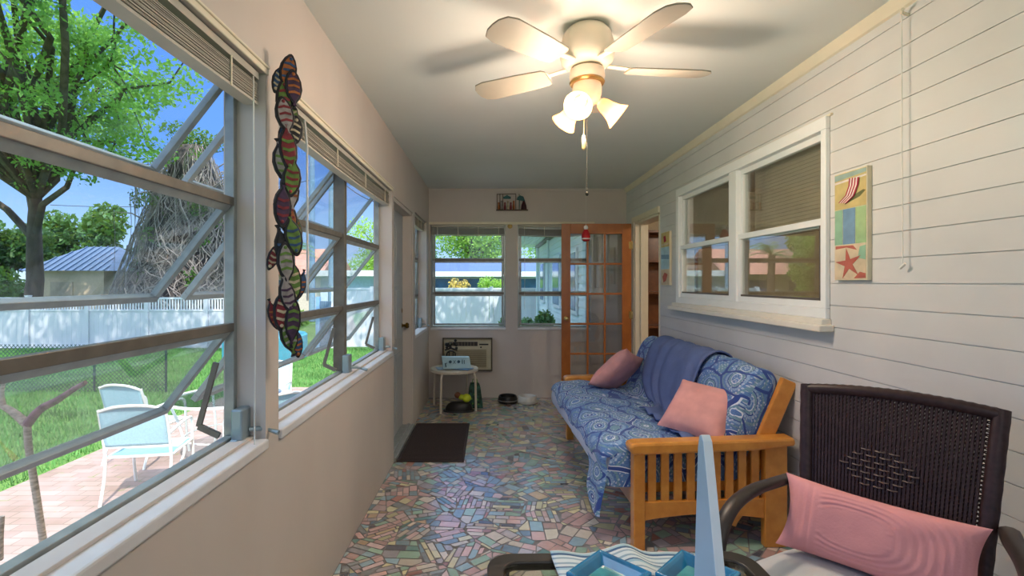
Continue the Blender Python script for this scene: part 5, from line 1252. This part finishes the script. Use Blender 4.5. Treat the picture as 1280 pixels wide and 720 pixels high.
for k, (a, b, sag, lab) in enumerate((((-24, 27, 7.6), (-9.1, 25.2, 9.4), .7, 'upper power line slung from the palm side pole towards the oak'), ((-24, 27, 5.6), (-9.1, 25.2, 6.6), .6, 'lower power line slung from the palm side pole towards the oak'), ((-9.1, 25.2, 9.4), (-6.68, 20.8, 8.4), .3, 'power line slung between the two utility poles'), ((-6.68, 20.8, 7.0), (-1.0, 30, 5.2), .5, 'power line running from the utility pole towards the far trees'), ((-6.68, 20.8, 6.0), (-3.0, 16, 3.8), .3, 'service cable sloping down from the utility pole'))):
    a, b = Vector(a), Vector(b); mb = MB(); mb.tube([a.lerp(b, t/12)-a-Vector((0, 0, sag*math.sin(math.pi*t/12))) for t in range(13)], .018, 5); o = obj('power_line', mb, M_pl); o.location = a; tag(o, lab, 'cable', 'power lines over the gardens')

# garden furniture
M_wm = mat('white_powder_coat', s2l((238, 236, 228)), .35, var=.03); M_sl = mat('pale_blue_sling', s2l((168, 206, 218)), .7, var=.06, nscale=60)
def patio_chair(loc, rz, lab):
    """seat faces local -y"""
    r = thing('patio_chair', lab, 'chair', loc, rz, 'patio chairs around the glass table'); w = .27
    for s_ in (-1, 1):
        mb = MB(); P = cat([(s_*w, .30, 0), (s_*w, .235, .22), (s_*w, .22, .42), (s_*(w+.0), .27, .66), (s_*(w-.005), .33, .86)], 5); mb.tube(P, .014, 8); obj('back_leg', mb, M_wm, r, smooth=50)
        mb = MB(); P = cat([(s_*w, -.30, 0), (s_*w, -.265, .2), (s_*w, -.25, .42), (s_*w, -.23, .61), (s_*w, -.15, .645), (s_*w, .02, .64), (s_*w, .25, .615)], 5); mb.tube(P, .014, 8); obj('front_leg_and_arm', mb, M_wm, r, smooth=50)
    mb = MB(); P = cat([(-w+.01, .33, .85), (-.14, .348, .885), (0, .355, .895), (.14, .348, .885), (w-.01, .33, .85)], 5); mb.tube(P, .014, 8); mb.tube([(-w, .232, .50), (w, .232, .50)], .010, 8); obj('back_rail', mb, M_wm, r, smooth=50)
    mb = MB(); mb.tube([(-w, -.25, .41), (w, -.25, .41)], .012, 8); mb.tube([(-w, .2, .40), (w, .2, .40)], .012, 8)
    for s_ in (-1, 1): mb.tube([(s_*w, -.25, .41), (s_*w, .215, .40)], .012, 8)
    obj('seat_frame', mb, M_wm, r, smooth=50)
    mb = MB(); mb.grid(lambda a, b: ((2*a-1)*(w-.008), .236+.10*b**1.2+.012*math.sin(math.pi*b), .50+.385*b-.035*abs(2*a-1)**3*b), 14, 12); obj('back_sling', mb, M_sl, r, smooth=60, solid=.004)
    mb = MB(); mb.grid(lambda a, b: ((2*a-1)*(w-.008), -.26+.47*b, .415-.02*math.sin(math.pi*b)-.008*math.sin(math.pi*a)), 12, 12); obj('seat_sling', mb, M_sl, r, smooth=60, solid=.004)
    return r
pc = patio_chair((-3.24, 4.72, GZ), R(190), 'pale blue and white patio chair on the bricks, closest to the porch window')
def pchair(loc, rz, lab): dup(pc, loc, rz, lab)
pchair((-3.88, 5.60, GZ), R(168), 'pale blue and white patio chair on the lawn side of the glass table')
pchair((-2.98, 6.55, GZ), R(12), 'pale blue and white patio chair on the fence side of the glass table')
pchair((-2.32, 5.05, GZ), R(235), 'pale blue and white patio chair on the house side of the glass table')
pt = thing('patio_table', 'round white patio table with a rippled glass top among the patio chairs', 'table', (-2.95, 5.55, GZ))
mb = MB(); mb.lathe([(.56, .70), (.575, .70), (.575, .725), (.56, .725), (.56, .70)], n=48, cap=False); obj('table_rim', mb, M_wm, pt, smooth=40)
mb = MB(); mb.lathe([(0, .712), (.562, .712), (.562, .719), (0, .719)], n=48, cap=False); obj('glass_top', mb, glass('patio_glass', (.78, .86, .88, 1), refl=.18, rough=.1), pt)
for a in (45, 135, 225, 315):
    c, s_ = math.cos(R(a)), math.sin(R(a)); mb = MB(); mb.tube(cat([(c*.55, s_*.55, .70), (c*.46, s_*.46, .45), (c*.42, s_*.42, .2), (c*.50, s_*.50, 0)], 5), .014, 8); obj('leg', mb, M_wm, pt, smooth=50)
mb = MB(); mb.lathe([(.415, .30), (.425, .30), (.425, .312), (.415, .312), (.415, .30)], n=36, cap=False); obj('lower_ring', mb, M_wm, pt)
# bare branched plumeria close to the window
pl = thing('bare_plumeria', 'bare branching plumeria stem growing outside the nearest window', 'plant', (-1.20, 1.22, GZ)); M_pl2 = mat('plumeria_bark', s2l((196, 176, 156)), .8, var=.3, nscale=60, stretch=(1, 1, 3)); M_tip = mat('purple_brown_tip', s2l((158, 120, 120)), .7, var=.3, nscale=40)
def PW(px, py, d): return Vector(((px-614)*d/620, d, 1.385-(py-353)*d/620))
o_ = Vector(pl.location)
stem = [PW(75, 820, 1.35), PW(56, 690, 1.33), PW(44, 610, 1.32), PW(36, 560, 1.31), PW(34, 528, 1.30)]
mb = MB(); base = Vector((stem[0].x+.04, stem[0].y, GZ)); P = [base]+stem; mb.tube([p-o_ for p in cat(P, 6)], [.0085]*(len(P)*6-5), 10); obj('main_stem', mb, M_pl2, pl, smooth=60)
for pts, rr_, nm in (([(34, 530), (16, 515), (4, 508), (-10, 500)], .011, 'branch'), ([(4, 508), (2, 490), (8, 468)], .007, 'branch'), ([(34, 530), (50, 512), (72, 500), (90, 488), (107, 478)], .012, 'branch'), ([(-2, 700), (0, 670), (3, 645)], .010, 'branch')):
    PP = [PW(a, b, 1.30) for a, b in pts]; q = cat(PP, 5); mb = MB(); mb.tube([p-o_ for p in q], [rr_*(1-.55*k/len(q)) for k in range(len(q))], 8); obj(nm, mb, M_tip if rr_ == .012 else M_pl2, pl, smooth=60)
br = thing('bromeliad', 'reddish strap leaved plant whose tips show outside the nearest sill', 'plant', (-1.28, 1.62, GZ)); g = random.Random(4)
for k in range(12):
    a = g.uniform(0, 6.283); L_ = g.uniform(.16, .34); h_ = g.uniform(1.02, 1.22) if k < 5 else g.uniform(.7, .95); mb = MB(); c, s_ = math.cos(a), math.sin(a)
    P = [Vector((0, 0, .0)), Vector((c*L_*.15, s_*L_*.15, h_*.6)), Vector((c*L_*.5, s_*L_*.5, h_*.95)), Vector((c*L_, s_*L_, h_))]; q = cat(P, 5); sd2 = Vector((-s_, c, 0)); n = len(q)
    V = [p+sd2*(.020*math.sin(math.pi*min(.98, .15+.85*i/(n-1)))) for i, p in enumerate(q)]+[p-sd2*(.020*math.sin(math.pi*min(.98, .15+.85*i/(n-1)))) for i, p in enumerate(q)]
    mb._add(V, [(i, i+1, n+i+1, n+i) for i in range(n-1)]); obj('strap_leaf', mb, mat('crimson_leaf', s2l((186, 74, 80)), .5, var=.4, nscale=20) if k % 3 else mat('rust_leaf', s2l((196, 120, 76)), .5, var=.3), br, smooth=60, solid=.004)
# round pool and shrubs by the fence
po = thing('garden_pool', 'small round turquoise pool standing on the lawn before the white fence', 'pool', (-5.9, 13.0, GZ))
mb = MB(); mb.lathe([(.98, 0), (1.02, .02), (1.02, .60), (.98, .64), (.94, .60), (.94, .30)], n=40, cap=False); obj('pool_wall', mb, mat('turquoise_vinyl', s2l((66, 176, 204)), .4), po, smooth=40)
mb = MB(); mb.lathe([(.945, .54), (0, .54)], n=40, cap=False); obj('water', mb, mat('pool_water', s2l((60, 170, 200)), .05), po)
def shrub(c, rx, rz_, m, lab, n, seed, nm='shrub'):
    r = thing(nm, lab, 'shrub', (c[0], c[1], GZ), 0, 'shrubs by the white fence'); g = random.Random(seed); mb = MB(); cl = []
    for k in range(12):
        a = g.uniform(0, 6.28); q = g.uniform(.1, .7); p = (math.cos(a)*rx*q, math.sin(a)*rx*q, rz_*g.uniform(.35, 1.7)); mb.tube([(0, 0, 0), (p[0]*.4, p[1]*.4, p[2]*.6), p], [.02, .014, .005], 5); cl.append((*p, rx*.42, rx*.42, rz_*.36, n//12))
    obj('stems', mb, M_bark, r); me = leaf_mesh('foliage', cl, .05, seed); me.materials.append(m); link('foliage', me, r)
shrub((.95, 10.2), .50, .70, L_bush, 'dense rounded green shrub outside the far window beside the orange door', 6000, 61)
shrub((.42, 10.9), .34, .80, L_bush, 'narrower green shrub hard against the tree trunk outside the far window', 3600, 62)
shrub((-5.75, 14.5), .45, .60, L_lite, 'pale green shrub before the grey blue gate', 4000, 63)
shrub((-3.55, 20.6), .6, 1.25, L_lite, 'yellow green shrub at the corner of the blue windowed house', 3500, 64)
shrub((-1.5, 22.8), .75, 1.15, mat('flowering_leaf', s2l((200, 176, 90)), .7, var=.5, nscale=12), 'yellow flowering shrub under the blue windows of the low house', 4000, 65)
shrub((.0, 22.6), .7, 1.15, L_lite, 'green mounded shrub under the blue windows of the low house', 4000, 66)
